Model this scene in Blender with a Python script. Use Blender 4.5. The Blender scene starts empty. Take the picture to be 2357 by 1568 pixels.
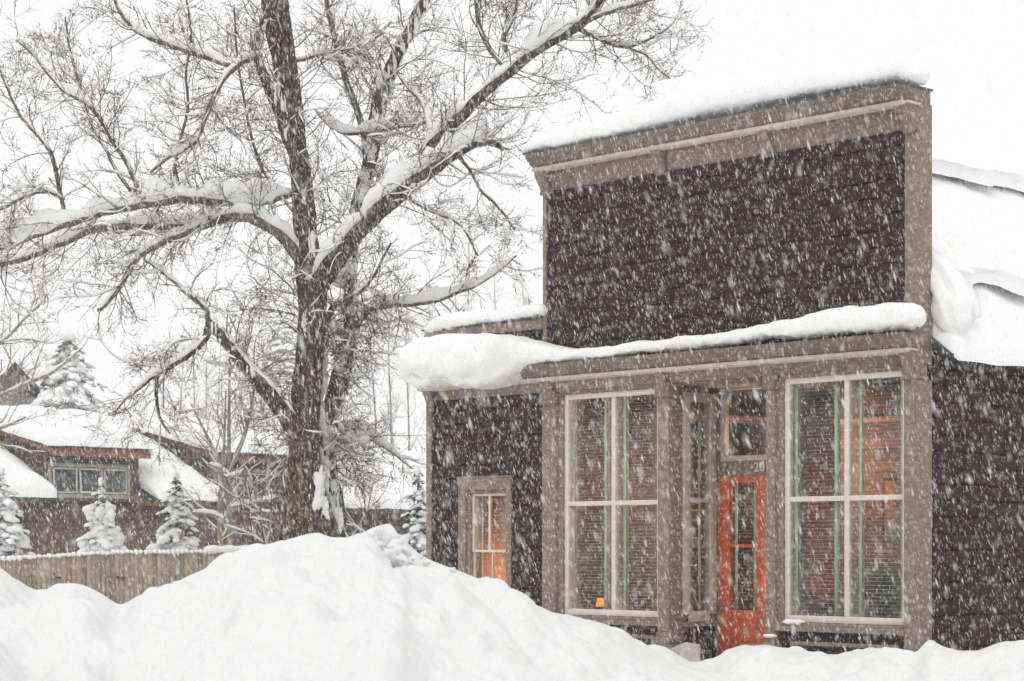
import bpy, math, random
import numpy as np
from mathutils import noise as mnoise, Vector

random.seed(7); RNG = np.random.default_rng(7)
sc = bpy.context.scene
COL = sc.collection
R = math.radians

# ------------------------------------------------------------------ frame of reference
# photo measurements are in a 2357 x 1568 copy of the photograph
FP = 4800.0; U0 = 1178.5; VH = 1259.0; EYE = 1.7
CX, CY = 4.862, 25.0                      # front right corner of the storefront
XA = np.array([.6953, -.7188]); XA /= np.linalg.norm(XA)   # along the front, to the right
BA = np.array([-XA[1], XA[0]])                               # into the building
ANG = math.atan2(XA[1], XA[0])
CB = CX * BA[0] + CY * BA[1]
CXX = CX * XA[0] + CY * XA[1]

def W(u, v, Y):
    return ((u - U0) / FP * Y, Y, EYE + (VH - v) / FP * Y)

def F(u, v, y=0.0):                        # pixel -> (x, z) on the storefront plane at local depth y
    a = (u - U0) / FP; b = (VH - v) / FP
    Y = (y + CB) / (a * BA[0] + BA[1])
    return (a * Y * XA[0] + Y * XA[1] - CXX, EYE + b * Y)

def FX(u, y=0.0): return F(u, 0, y)[0]

# ------------------------------------------------------------------ object helpers
def tag(o, label=None, cat=None, group=None, kind=None):
    if label: o['label'] = label
    if cat: o['category'] = cat
    if group: o['group'] = group
    if kind: o['kind'] = kind
    return o

def empty(name, loc=(0, 0, 0), rz=0.0, label=None, cat=None, group=None):
    o = bpy.data.objects.new(name, None); COL.objects.link(o)
    o.empty_display_size = .3
    o.location = loc; o.rotation_euler = (0, 0, rz)
    return tag(o, label, cat, group)

class MB:
    def __init__(s): s.v = []; s.f = []; s.n = 0; s.m = []
    def add(s, verts, faces):
        verts = np.asarray(verts, dtype=np.float64).reshape(-1, 3)
        s.v.append(verts)
        for f in faces: s.f.append(tuple(int(i) + s.n for i in f))
        s.n += len(verts)
    def addq(s, verts, quads):             # quads / tris as numpy array
        s.v.append(verts.reshape(-1, 3)); s.m.append(np.asarray(quads) + s.n); s.n += verts.size // 3
    def box(s, x0, x1, y0, y1, z0, z1):
        if x0 > x1: x0, x1 = x1, x0
        if y0 > y1: y0, y1 = y1, y0
        if z0 > z1: z0, z1 = z1, z0
        v = [(x0,y0,z0),(x1,y0,z0),(x1,y1,z0),(x0,y1,z0),(x0,y0,z1),(x1,y0,z1),(x1,y1,z1),(x0,y1,z1)]
        s.add(v, [(0,3,2,1),(4,5,6,7),(0,1,5,4),(1,2,6,5),(2,3,7,6),(3,0,4,7)])
    def prism(s, prof, x0, x1):            # profile of (y, z) swept along x
        n = len(prof)
        v = [(x0, y, z) for y, z in prof] + [(x1, y, z) for y, z in prof]
        f = [(i, (i+1) % n, n + (i+1) % n, n + i) for i in range(n)]
        f += [tuple(reversed(range(n))), tuple(range(n, 2*n))]
        s.add(v, f)
    def frame(s, x0, x1, z0, z1, w, y0, y1, wb=None):
        wb = wb or w
        s.box(x0, x0+w, y0, y1, z0, z1); s.box(x1-w, x1, y0, y1, z0, z1)
        s.box(x0+w, x1-w, y0+.0015, y1, z1-w, z1); s.box(x0+w, x1-w, y0+.0015, y1, z0, z0+wb)
    def mesh(s, name):
        me = bpy.data.meshes.new(name)
        V = np.concatenate(s.v) if s.v else np.zeros((0, 3))
        loops = []; starts = []; pos = 0
        cnt = []
        for a in s.m:
            k = a.shape[1]; loops.append(a.ravel()); cnt.append(np.full(len(a), k))
        if s.f:
            loops.append(np.array([i for f in s.f for i in f])); cnt.append(np.array([len(f) for f in s.f]))
        L = np.concatenate(loops).astype(np.int32); Cn = np.concatenate(cnt).astype(np.int32)
        st = np.concatenate([[0], np.cumsum(Cn)[:-1]]).astype(np.int32)
        me.vertices.add(len(V)); me.vertices.foreach_set('co', V.astype(np.float32).ravel())
        me.loops.add(len(L)); me.loops.foreach_set('vertex_index', L)
        me.polygons.add(len(Cn)); me.polygons.foreach_set('loop_start', st)
        try: me.polygons.foreach_set('loop_total', Cn)
        except Exception: pass
        me.update(calc_edges=True); me.validate()
        return me
    def build(s, name, mat, parent=None, smooth=False, loc=None, rz=0, bevel=0):
        me = s.mesh(name)
        if mat: me.materials.append(mat)
        if smooth: me.polygons.foreach_set('use_smooth', np.ones(len(me.polygons), dtype=bool))
        o = bpy.data.objects.new(name, me); COL.objects.link(o)
        if parent: o.parent = parent
        if loc is not None: o.location = loc; o.rotation_euler = (0, 0, rz)
        if bevel:
            m = o.modifiers.new('bevel', 'BEVEL'); m.width = bevel; m.segments = 2; m.limit_method = 'ANGLE'
        return o

def tube(mb, P, r, sides=6, cap=True, rough=0.0, seed=0):
    P = np.asarray(P, float); n = len(P); r = np.broadcast_to(np.asarray(r, float), (n,))
    T = np.empty_like(P); T[1:-1] = P[2:] - P[:-2]; T[0] = P[1] - P[0]; T[-1] = P[-1] - P[-2]
    T /= np.maximum(np.linalg.norm(T, axis=1, keepdims=True), 1e-9)
    ref = np.array([0.31, 0.87, 0.2]) if abs(T[0][1]) < .8 else np.array([1., 0, .1])
    N = np.cross(T, ref); N /= np.maximum(np.linalg.norm(N, axis=1, keepdims=True), 1e-9)
    Bn = np.cross(T, N)
    th = np.arange(sides) / sides * 2 * math.pi
    rr = np.repeat(r[:, None], sides, 1)
    if rough:
        cyc = np.cumsum(np.concatenate([[0], np.linalg.norm(np.diff(P, axis=0), axis=1)]))
        for i in range(n):
            for j in range(sides):
                q = Vector((math.cos(th[j]) * 3.6, math.sin(th[j]) * 3.6, cyc[i] * 1.0 + seed)); q3 = Vector((math.cos(th[j]) * 9, math.sin(th[j]) * 9, cyc[i] * 3.2 + seed))
                q2 = Vector((math.cos(th[j]) * 1.5 + 7, math.sin(th[j]) * 1.5, cyc[i] * .9 + seed))
                rr[i, j] *= 1 + rough * (1.1 - 3.2*abs(mnoise.noise(q)) - 1.5*abs(mnoise.noise(q3))) + rough * .9 * mnoise.noise(q2)
    V = P[:, None, :] + rr[:, :, None] * (np.cos(th)[None, :, None] * N[:, None, :] + np.sin(th)[None, :, None] * Bn[:, None, :])
    i = np.arange(n - 1)[:, None] * sides; j = np.arange(sides)[None, :]; j2 = (j + 1) % sides
    Q = np.stack([i + j, i + j2, i + sides + j2, i + sides + j], -1).reshape(-1, 4)
    mb.addq(V, Q)

def spline(pts, per=8):
    P = np.asarray(pts, float)
    P = np.vstack([2*P[0]-P[1], P, 2*P[-1]-P[-2]])
    out = []
    for k in range(1, len(P) - 2):
        p0, p1, p2, p3 = P[k-1], P[k], P[k+1], P[k+2]
        for t in np.arange(per) / per:
            out.append(.5*((2*p1)+(-p0+p2)*t+(2*p0-5*p1+4*p2-p3)*t*t+(-p0+3*p1-3*p2+p3)*t**3))
    out.append(P[-2])
    return np.array(out)

def blob(mb, c, rx, ry, rz, rough=.15, nu=12, nv=8, yaw=0.0, pitch=0.0, seed=0.0, flat=0.0):
    th = np.arange(nu) / nu * 2 * math.pi; ph = np.linspace(-math.pi/2, math.pi/2, nv)
    x = np.cos(ph)[:, None] * np.cos(th)[None]; y = np.cos(ph)[:, None] * np.sin(th)[None]; z = np.sin(ph)[:, None] + 0*th[None]
    s = seed * 3.7
    k = 1 + rough * (np.sin(x*3.1+s)*np.cos(y*2.7+s*1.3) + .6*np.sin(z*4.3+x*2.2+s*2.1) + .4*np.cos(y*6.1+z*3+s))
    if flat: z = np.where(z < 0, z * (1 - flat), z)
    X = x*k*rx; Yv = y*k*ry; Z = z*k*rz
    cp, sp = math.cos(pitch), math.sin(pitch)
    X, Z = X*cp - Z*sp, X*sp + Z*cp
    cy, sy = math.cos(yaw), math.sin(yaw)
    X, Yv = X*cy - Yv*sy, X*sy + Yv*cy
    V = np.stack([X + c[0], Yv + c[1], Z + c[2]], -1)
    i = np.arange(nv-1)[:, None]*nu; j = np.arange(nu)[None]; j2 = (j+1) % nu
    mb.addq(V, np.stack([i+j, i+j2, i+nu+j2, i+nu+j], -1).reshape(-1, 4))

def grid_faces(nu, nv, wrap=False):
    i = np.arange(nv-1)[:, None]*nu
    j = np.arange(nu if wrap else nu-1)[None]; j2 = (j+1) % nu
    return np.stack([i+j, i+j2, i+nu+j2, i+nu+j], -1).reshape(-1, 4)

def lerp_tab(tab, x):
    xs = [t[0] for t in tab]
    return np.array([np.interp(x, xs, [t[k] for t in tab]) for k in range(1, len(tab[0]))])

def smooth_tab(tab, x, w):                 # interpolated then softened
    return np.mean([lerp_tab(tab, x + d) for d in (-w, -w*.5, 0, w*.5, w)], axis=0)

def fbm(x, y, z=0.0, o=3):
    return mnoise.fractal(Vector((x, y, z)), 1.0, 2.1, o)

# ------------------------------------------------------------------ materials
def newmat(name):
    m = bpy.data.materials.new(name); m.use_nodes = True
    nt = m.node_tree
    return m, nt, nt.nodes['Principled BSDF']

def ramp(nt, cols, fac):
    r = nt.nodes.new('ShaderNodeValToRGB')
    el = r.color_ramp.elements
    while len(el) < len(cols): el.new(.5)
    for e, (p, c) in zip(el, cols): e.position = p; e.color = (*c, 1)
    nt.links.new(fac, r.inputs[0]); return r.outputs[0]

def texco(nt, scale=(1,1,1), kind='Object'):
    t = nt.nodes.new('ShaderNodeTexCoord'); mp = nt.nodes.new('ShaderNodeMapping')
    mp.inputs['Scale'].default_value = scale
    nt.links.new(t.outputs[kind], mp.inputs[0]); return mp.outputs[0]

def noise_n(nt, vec, scale, detail=4, rough=.55):
    n = nt.nodes.new('ShaderNodeTexNoise'); n.inputs['Scale'].default_value = scale
    n.inputs['Detail'].default_value = detail; n.inputs['Roughness'].default_value = rough
    nt.links.new(vec, n.inputs['Vector']); return n.outputs['Fac']

def bump(nt, bs, h, strength, dist):
    b = nt.nodes.new('ShaderNodeBump'); b.inputs['Strength'].default_value = strength; b.inputs['Distance'].default_value = dist
    nt.links.new(h, b.inputs['Height']); nt.links.new(b.outputs[0], bs.inputs['Normal'])

def simple(name, c1, c2=None, scale=(3,3,3), nscale=3, rough=.8, bs_=.3, bd=.01, lo=.35, hi=.65, detail=5):
    m, nt, b = newmat(name)
    c2 = c2 or tuple(x*.8 for x in c1)
    v = texco(nt, scale); f = noise_n(nt, v, nscale, detail)
    nt.links.new(ramp(nt, [(lo, c2), (hi, c1)], f), b.inputs['Base Color'])
    b.inputs['Roughness'].default_value = rough
    if bs_: bump(nt, b, f, bs_, bd)
    return m

def snow_mat(name, c=(.88,.88,.88), fine=.25, dirt=0.0):
    m, nt, b = newmat(name)
    v = texco(nt, (1,1,1)); f = noise_n(nt, v, 9, 6, .6); f2 = noise_n(nt, v, 1.3, 3)
    nt.links.new(ramp(nt, [(.3, tuple(x*.965 for x in c)), (.7, c)], f2), b.inputs['Base Color'])
    if dirt:
        v2 = texco(nt, (1,1,1)); f3 = noise_n(nt, v2, 2.2, 8, .75)
        mx = nt.nodes.new('ShaderNodeMix'); mx.data_type = 'RGBA'
        rr = ramp(nt, [(.63, (0,0,0)), (.76, (dirt,)*3)], f3)
        nt.links.new(rr, mx.inputs['Factor']); src = b.inputs['Base Color'].links[0].from_socket
        nt.links.new(src, mx.inputs[6]); mx.inputs[7].default_value = (.62,.57,.50,1)
        nt.links.new(mx.outputs[2], b.inputs['Base Color'])
    b.inputs['Roughness'].default_value = .75
    b.inputs['Specular IOR Level'].default_value = .25
    f9 = noise_n(nt, v, 34, 5, .7); a9 = nt.nodes.new('ShaderNodeMath'); a9.operation = 'MULTIPLY_ADD'; a9.inputs[1].default_value = .35
    nt.links.new(f9, a9.inputs[0]); nt.links.new(f, a9.inputs[2]); bump(nt, b, a9.outputs[0], fine, .05)
    return m

M = {}
M['snow'] = snow_mat('snow')
M['bank'] = snow_mat('bank_snow', (.785,.785,.785), fine=.55, dirt=.4)
M['ground'] = snow_mat('ground_snow')
M['trim'] = simple('taupe_trim', (.265,.195,.148), (.165,.12,.09), (3,3,9), 3.4, .8, .5, .008, .34, .66, 8)
M['trim2'] = simple('pale_trim', (.62,.54,.46), (.50,.43,.36), (3,3,8), 3, .7, .2, .004)
M['cream'] = simple('cream_paint', (.72,.62,.54), (.62,.53,.46), (3,3,5), 3, .6, .15, .003)
M['sash'] = simple('grey_sash_paint', (.50,.44,.385), (.40,.345,.30), (3,3,5), 3, .6, .15, .003)
M['door'] = simple('orange_red_door', (.58,.115,.035), (.42,.075,.022), (2,2,6), 3, .45, .2, .004)
M['dark'] = simple('dark_metal', (.02,.025,.025), None, (4,4,4), 3, .5, .1, .002)
M['roofedge'] = simple('roof_edge_felt', (.07,.085,.09), (.035,.045,.05), (5,5,5), 5, .7, .4, .01)

def siding_mat():
    m, nt, b = newmat('dark_shingle_siding')
    v = texco(nt, (1,1,1))
    f = noise_n(nt, texco(nt, (9,9,1.2)), 3.5, 6, .65)
    f2 = noise_n(nt, v, 1.1, 3)
    col = ramp(nt, [(.25, (.024,.0095,.0105)), (.6, (.052,.0235,.0245)), (.85, (.090,.049,.050))], f)
    mx = nt.nodes.new('ShaderNodeMix'); mx.data_type = 'RGBA'; mx.blend_type = 'MULTIPLY'; mx.inputs['Factor'].default_value = .6
    nt.links.new(col, mx.inputs[6])
    nt.links.new(ramp(nt, [(.35, (.75,.72,.72)), (.65, (1.1,1.05,1.1))], f2), mx.inputs[7])
    nt.links.new(mx.outputs[2], b.inputs['Base Color'])
    b.inputs['Roughness'].default_value = .85
    b.inputs['Specular IOR Level'].default_value = .2
    bump(nt, b, f, .5, .008)
    return m
M['siding'] = siding_mat()

def plank_mat(name, c1, c2, width, axis=0, rough=.7, gap=.06):
    m, nt, b = newmat(name)
    v = texco(nt, (1,1,1)); sep = nt.nodes.new('ShaderNodeSeparateXYZ'); nt.links.new(v, sep.inputs[0])
    mul = nt.nodes.new('ShaderNodeMath'); mul.operation = 'MULTIPLY'; mul.inputs[1].default_value = 1/width
    nt.links.new(sep.outputs[axis], mul.inputs[0])
    fr = nt.nodes.new('ShaderNodeMath'); fr.operation = 'FRACT'; nt.links.new(mul.outputs[0], fr.inputs[0])
    fl = nt.nodes.new('ShaderNodeMath'); fl.operation = 'FLOOR'; nt.links.new(mul.outputs[0], fl.inputs[0])
    wn = nt.nodes.new('ShaderNodeTexWhiteNoise'); wn.noise_dimensions = '1D'; nt.links.new(fl.outputs[0], wn.inputs['W'])
    sc_ = [9,9,9]; sc_[2 if axis != 2 else 0] = 1
    f = noise_n(nt, texco(nt, tuple(sc_)), 2.5, 5)
    ad = nt.nodes.new('ShaderNodeMath'); ad.operation = 'MULTIPLY_ADD'; ad.inputs[1].default_value = .5
    nt.links.new(wn.outputs[0], ad.inputs[0]); 
    ml = nt.nodes.new('ShaderNodeMath'); ml.operation = 'MULTIPLY'; ml.inputs[1].default_value = .6
    nt.links.new(f, ml.inputs[0]); nt.links.new(ml.outputs[0], ad.inputs[2])
    col = ramp(nt, [(.15, c2), (.8, c1)], ad.outputs[0])
    lt = nt.nodes.new('ShaderNodeMath'); lt.operation = 'GREATER_THAN'; lt.inputs[1].default_value = gap
    nt.links.new(fr.outputs[0], lt.inputs[0])
    mx = nt.nodes.new('ShaderNodeMix'); mx.data_type = 'RGBA'
    nt.links.new(lt.outputs[0], mx.inputs['Factor']); mx.inputs[6].default_value = (*[x*.25 for x in c2], 1)
    nt.links.new(col, mx.inputs[7]); nt.links.new(mx.outputs[2], b.inputs['Base Color'])
    b.inputs['Roughness'].default_value = rough
    bump(nt, b, lt.outputs[0], .5, .01)
    return m
M['redwood'] = plank_mat('red_house_siding', (.15,.078,.055), (.08,.043,.032), .2, 2, .8)
M['redtrim'] = simple('red_fascia', (.32,.11,.07), (.20,.07,.048), (3,3,3), 3, .8, .2, .01)
M['inner'] = plank_mat('interior_wood', (.30,.12,.07), (.14,.05,.028), .16, 2, .6)
M['floorw'] = simple('interior_floor', (.06,.04,.03), None, (2,2,2), 3, .5)
M['greenpaint'] = simple('grey_green_window_trim', (.33,.32,.25), (.27,.26,.21), (3,3,3), 3, .7, .1, .003)
M['tape'] = simple('green_blind_tape', (.66,.76,.58), (.56,.66,.50), (3,3,3), 3, .8, 0)
M['slat'] = simple('blind_slat', (.42,.38,.34), None, (3,3,3), 3, .6, 0)

def bark_mat(name, c1, c2, c3, sx, sz, strength, dist):
    m, nt, b = newmat(name)
    v = texco(nt, (sx, sx, sz)); f = noise_n(nt, v, 2.2, 8, .7)
    vo = nt.nodes.new('ShaderNodeTexVoronoi'); vo.feature = 'DISTANCE_TO_EDGE'; vo.inputs['Scale'].default_value = 2.2
    nt.links.new(v, vo.inputs['Vector'])
    mu = nt.nodes.new('ShaderNodeMath'); mu.operation = 'MULTIPLY_ADD'; mu.inputs[1].default_value = .9
    nt.links.new(vo.outputs[0], mu.inputs[0]); nt.links.new(f, mu.inputs[2])
    nt.links.new(ramp(nt, [(.38, c3), (.58, c2), (.85, c1)], mu.outputs[0]), b.inputs['Base Color'])
    b.inputs['Roughness'].default_value = .95
    b.inputs['Specular IOR Level'].default_value = .1
    bump(nt, b, mu.outputs[0], strength, dist)
    return m
M['bark'] = bark_mat('furrowed_bark', (.20,.135,.088), (.085,.054,.034), (.018,.011,.008), 7, 1.6, 1.0, .06)
M['limb'] = bark_mat('limb_bark', (.24,.185,.13), (.14,.105,.073), (.045,.03,.02), 9, 3, .8, .02)
M['twig'] = simple('twig_bark', (.125,.078,.058), (.06,.036,.028), (3,3,3), 4, .9, 0)
M['paletwig'] = simple('pale_twig_bark', (.30,.265,.22), (.22,.185,.155), (3,3,3), 4, .9, 0)
M['bud'] = simple('buds', (.12,.045,.04), (.07,.028,.025), (3,3,3), 4, .8, 0)
M['needle'] = simple('spruce_needles', (.055,.075,.055), (.025,.038,.028), (3,3,3), 6, .8, 0)

def glass_mat():
    m = bpy.data.materials.new('window_glass'); m.use_nodes = True; nt = m.node_tree; nt.nodes.clear()
    o = nt.nodes.new('ShaderNodeOutputMaterial'); mx = nt.nodes.new('ShaderNodeMixShader')
    tr = nt.nodes.new('ShaderNodeBsdfTransparent'); gl = nt.nodes.new('ShaderNodeBsdfGlossy'); gl.inputs['Roughness'].default_value = .03
    tr.inputs[0].default_value = (.93,.96,.93,1)
    lw = nt.nodes.new('ShaderNodeLayerWeight'); lw.inputs[0].default_value = .5
    pw = nt.nodes.new('ShaderNodeMath'); pw.operation = 'POWER'; pw.inputs[1].default_value = 5; nt.links.new(lw.outputs['Facing'], pw.inputs[0])
    fr = nt.nodes.new('ShaderNodeMath'); fr.operation = 'MULTIPLY_ADD'; fr.inputs[1].default_value = .95; fr.inputs[2].default_value = .026; nt.links.new(pw.outputs[0], fr.inputs[0])
    v = texco(nt, (1,1,1)); f = noise_n(nt, v, 1.3, 2)
    b = nt.nodes.new('ShaderNodeBump'); b.inputs['Strength'].default_value = .02; b.inputs['Distance'].default_value = .01
    nt.links.new(f, b.inputs['Height']); nt.links.new(b.outputs[0], gl.inputs['Normal'])
    nt.links.new(fr.outputs[0], mx.inputs[0]); nt.links.new(tr.outputs[0], mx.inputs[1]); nt.links.new(gl.outputs[0], mx.inputs[2])
    df = nt.nodes.new('ShaderNodeBsdfDiffuse'); df.inputs[0].default_value = (.5,.5,.5,1); m2 = nt.nodes.new('ShaderNodeMixShader')
    fd = noise_n(nt, texco(nt, (1,1,.45)), 3.2, 4, .6)
    nt.links.new(ramp(nt, [(.48, (.0,)*3), (.78, (.05,)*3)], fd), m2.inputs[0])      # grey mottling painted into the panes for reflections and blurred flakes
    nt.links.new(mx.outputs[0], m2.inputs[1]); nt.links.new(df.outputs[0], m2.inputs[2])
    nt.links.new(m2.outputs[0], o.inputs[0]); return m
M['glass'] = glass_mat()

def emis(name, c, s):
    m, nt, b = newmat(name)
    b.inputs['Base Color'].default_value = (*c, 1); b.inputs['Emission Color'].default_value = (*c, 1)
    b.inputs['Emission Strength'].default_value = s
    return m

def fence_mat():
    m, nt, b = newmat('weathered_fence_wood')
    v = texco(nt, (14,14,1.4)); f = noise_n(nt, v, 2, 6, .65)
    oi = nt.nodes.new('ShaderNodeNewGeometry')
    ad = nt.nodes.new('ShaderNodeMath'); ad.operation = 'MULTIPLY_ADD'; ad.inputs[1].default_value = .45
    nt.links.new(oi.outputs['Random Per Island'], ad.inputs[0]); 
    ml = nt.nodes.new('ShaderNodeMath'); ml.operation = 'MULTIPLY'; ml.inputs[1].default_value = .65
    nt.links.new(f, ml.inputs[0]); nt.links.new(ml.outputs[0], ad.inputs[2])
    nt.links.new(ramp(nt, [(.2, (.14,.095,.065)), (.45, (.25,.19,.145)), (.6, (.34,.275,.215)), (.8, (.40,.27,.17))], ad.outputs[0]), b.inputs['Base Color'])
    b.inputs['Roughness'].default_value = .9; bump(nt, b, f, .4, .01)
    return m
M['fence'] = fence_mat()

# ------------------------------------------------------------------ camera, world, light
cam = bpy.data.cameras.new('camera'); co = bpy.data.objects.new('camera', cam); COL.objects.link(co)
co.location = (0, 0, EYE); co.rotation_euler = (R(90), 0, 0)
cam.sensor_width = 36; cam.sensor_fit = 'HORIZONTAL'; cam.lens = 36 * FP / 2357
cam.shift_y = (VH - 784) / 2357; cam.clip_end = 3000; cam.clip_start = .1
cam.dof.use_dof = True; cam.dof.focus_distance = 29; cam.dof.aperture_fstop = 2.8
sc.camera = co

w = bpy.data.worlds.new('World'); sc.world = w; w.use_nodes = True
nt = w.node_tree; bg = nt.nodes['Background']
sky = nt.nodes.new('ShaderNodeTexSky'); sky.sky_type = 'NISHITA'; sky.sun_disc = False
SUN_EL, SUN_AZ = 58.0, 200.0
sky.sun_elevation = R(SUN_EL); sky.sun_rotation = R(SUN_AZ); sky.dust_density = 6; sky.air_density = 1.5
hs = nt.nodes.new('ShaderNodeHueSaturation'); hs.inputs['Saturation'].default_value = .04; hs.inputs['Value'].default_value = 1.0
nt.links.new(sky.outputs[0], hs.inputs['Color'])
mx = nt.nodes.new('ShaderNodeMix'); mx.data_type = 'RGBA'; mx.inputs['Factor'].default_value = .9
nt.links.new(hs.outputs[0], mx.inputs[6]); mx.inputs[7].default_value = (7.9, 7.9, 7.87, 1)   # cloud layer
nt.links.new(mx.outputs[2], bg.inputs['Color']); bg.inputs['Strength'].default_value = .125
sl = bpy.data.lights.new('sun', 'SUN'); sl.energy = .5; sl.angle = R(50); sl.color = (1, .985, .96)
so = bpy.data.objects.new('sun', sl); COL.objects.link(so)
so.rotation_euler = (R(90 - SUN_EL), 0, R(180 - SUN_AZ + 0))
sc.view_settings.view_transform = 'Standard'; sc.view_settings.look = 'None'; sc.view_settings.gamma = 1
sc.view_settings.exposure = 0.17
cy_ = sc.cycles
cy_.max_bounces = 7; cy_.diffuse_bounces = 4; cy_.glossy_bounces = 3; cy_.transparent_max_bounces = 12; cy_.volume_bounces = 1
cy_.use_denoising = True
cy_.sample_clamp_indirect = 6

# ------------------------------------------------------------------ ground
mb = MB(); n = 140
xs = np.concatenate([np.linspace(-600, -60, 12), np.linspace(-55, 40, 110), np.linspace(45, 600, 12)])
ys = np.concatenate([np.linspace(-200, -5, 8), np.linspace(0, 75, 90), np.linspace(80, 1200, 14)])
V = np.zeros((len(ys), len(xs), 3))
for j, y in enumerate(ys):
    for i, x in enumerate(xs):
        z = .12 + (.18*fbm(x*.12, y*.12, 3) if abs(x) < 56 and 0 <= y < 76 else 0)
        V[j, i] = (x, y, z)
mb.addq(V, grid_faces(len(xs), len(ys)))
tag(mb.build('ground', M['ground'], smooth=True), kind='structure')

# ------------------------------------------------------------------ snow banks
def bank(name, sil, yr_tab, label, kf, kb, u0, u1, extra=None, seed=0, w=1.0, floor=-.25, ynear=7.0, yfar=36.0, lumps=430):
    us = np.arange(u0, u1, 5.0); ts = np.concatenate([np.linspace(-1, -.52, 14), np.linspace(-.51, -.002, 150), np.linspace(.002, .1, 24), np.linspace(.12, 1, 26)])
    v = smooth_tab(sil, us, 7)[0]; yr = smooth_tab(yr_tab, us, 40)[0]
    V = np.zeros((len(ts), len(us), 3))
    for i, u in enumerate(us):
        a = (u - U0) / FP; zr = EYE - (v[i] - VH) / FP * yr[i]
        for j, t in enumerate(ts):
            y = yr[i] + (t * (yr[i] - ynear) if t < 0 else t * (yfar - yr[i]))
            d = y - yr[i]; k = kf if d < 0 else kb
            z = zr - k * (math.sqrt(d*d + w*w) - w)
            x = a * y
            amp = min(1, abs(d) / 1.2) if d > 0 else min(1, .06 + abs(d) / 2.4)
            z += amp * (.20 * fbm(x*.55 + seed, y*.55, 1) + .10 * fbm(x*1.7, y*1.7, seed + 5))
            rg = mnoise.noise(Vector((x*3.1, y*3.1, seed + 9)))
            z += (.25 + .75*amp) * (.07 * max(0, rg) ** .6 + .05*max(0, mnoise.noise(Vector((x*6, y*6, seed+2)))-.15) + .012 * fbm(x*8, y*8, 2))
            if extra: z = extra(u, d, x, y, z)
            V[j, i] = (x, y, max(z, floor + .02 * math.sin(x)))
    rl = np.random.default_rng(int(seed*10)+3); X_, Y_ = V[:, :, 0], V[:, :, 1]
    fadeA = np.clip((yr[None, :]-Y_)/.8, .0, 1)
    for _ in range(lumps):
        i = rl.integers(0, len(us)); d0 = -abs(rl.normal(0, 2.4))-.1; y0 = yr[i]+d0; x0 = (us[i]-U0)/FP*y0
        rr_ = rl.uniform(.05, .26)**1.0; hh = rr_*rl.uniform(.18, .42); ex = rl.uniform(.6, 1.6)
        dd = np.sqrt(((X_-x0)/ex)**2+(Y_-y0)**2)/rr_
        V[:, :, 2] += hh/(1+np.exp(np.clip((dd-1)*rl.uniform(3.5, 9), -30, 30)))*min(1, (abs(d0)/2.6)**1.3)*fadeA
    mb = MB(); mb.addq(V, grid_faces(len(us), len(ts)))
    o = mb.build(name, M['bank'], smooth=True)
    return tag(o, label, 'snow bank', 'snow banks in front of the storefront')

SIL = [(-700,1300),(-200,1290),(-60,1280),(0,1311),(35,1334),(62,1357),(85,1367),(110,1360),(135,1349),(165,1344),(195,1350),(230,1368),(268,1392),
       (285,1393),(310,1380),(345,1363),(400,1345),(470,1312),(530,1285),(600,1258),(640,1248),(690,1243),(740,1245),(780,1248),(806,1241),(828,1228),(846,1224),
       (853,1217),(862,1215),(885,1219),(915,1228),(930,1236),(938,1252),(960,1272),(985,1287),(1020,1302),(1060,1318),(1110,1338),(1160,1358),(1200,1380),(1240,1402),
       (1280,1417),(1330,1425),(1370,1436),(1405,1456),(1440,1470),(1465,1490),(1500,1512),(1560,1535),(1640,1560),(1760,1590),(1900,1640),(2100,1760),(2500,1950)]
def knob(u, d, x, y, z):
    # broken block of ploughed snow at the top: a steep crumbled face on its near right side
    if 790 < u < 1010 and -3 < d < .5:
        g = math.exp(-((u - 905) / 42.0) ** 2)
        f = 1/(1 + math.exp(-(-d - .42) * 15))
        z -= g * f * (.30 + .09*mnoise.noise(Vector((x*9, y*9, 1))) + .05*mnoise.noise(Vector((x*22, y*22, 1)))) * math.exp(min(0, (d + 1.2)) * .7)
    # gully running down to the right
    ug = 985 + (-d) * 78
    z -= .07 * math.exp(-((u - ug) / 26.0) ** 2) * min(1, max(0, -d) / .8)
    z += .08 * math.exp(-((u - ug - 60) / 40.0) ** 2) * min(1, max(0, -d) / .8)
    for (uu, dd, s, h) in [(735,-.9,38,.05),(1040,-2.6,30,.10),(1105,-3.6,34,.16),(835,-2.6,32,.07),(650,-2.4,60,.07),(930,-4.3,60,.09),(560,-4.6,36,.14),(1215,-1.6,46,.10),(330,-2,60,.08),(1290,-2.8,40,.10),(150,-3,90,.1)]:
        z += h * math.exp(-((u - uu) / s) ** 2 - ((d - dd) / .32) ** 2)
    return z
BK = bank('snow_bank', SIL, [(-700,19.5),(400,20),(1100,20.5),(1500,20.5),(2500,20)], 'tall ploughed snow bank with a crumbled block on its crest, left of the door', .155, .30, -700, 2300, knob, 1.0)
cl = MB(); rc = random.Random(4)
for (u, v, Y, q, rr_) in [(897,1247,19.75,.15,.3),(880,1240,19.8,.11,.3),(918,1262,19.6,.10,.35),(905,1283,19.3,.09,.35),(885,1300,19.1,.06,.4),(925,1290,19.2,.05,.4),(870,1262,19.6,.07,.35)]:
    blob(cl, W(u, v, Y), q, q*.8, q*rc.uniform(.8, 1.1), rr_, 16, 12, seed=u*.1, yaw=rc.random()*3)
for _ in range(46):
    u = rc.gauss(930, 60); dd = abs(rc.gauss(0, .9)); Y = 19.6-dd; x = (u-U0)/FP*Y
    q = rc.uniform(.015, .05); vv = 1262 + dd*95 + abs(u-900)*.34 + rc.uniform(-12, 25); blob(cl, W(u, vv, Y), q, q*.8, q*.7, .35, 9, 7, seed=u, yaw=rc.random()*3)
cl.build('clods', M['bank'], BK, smooth=True)
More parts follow.
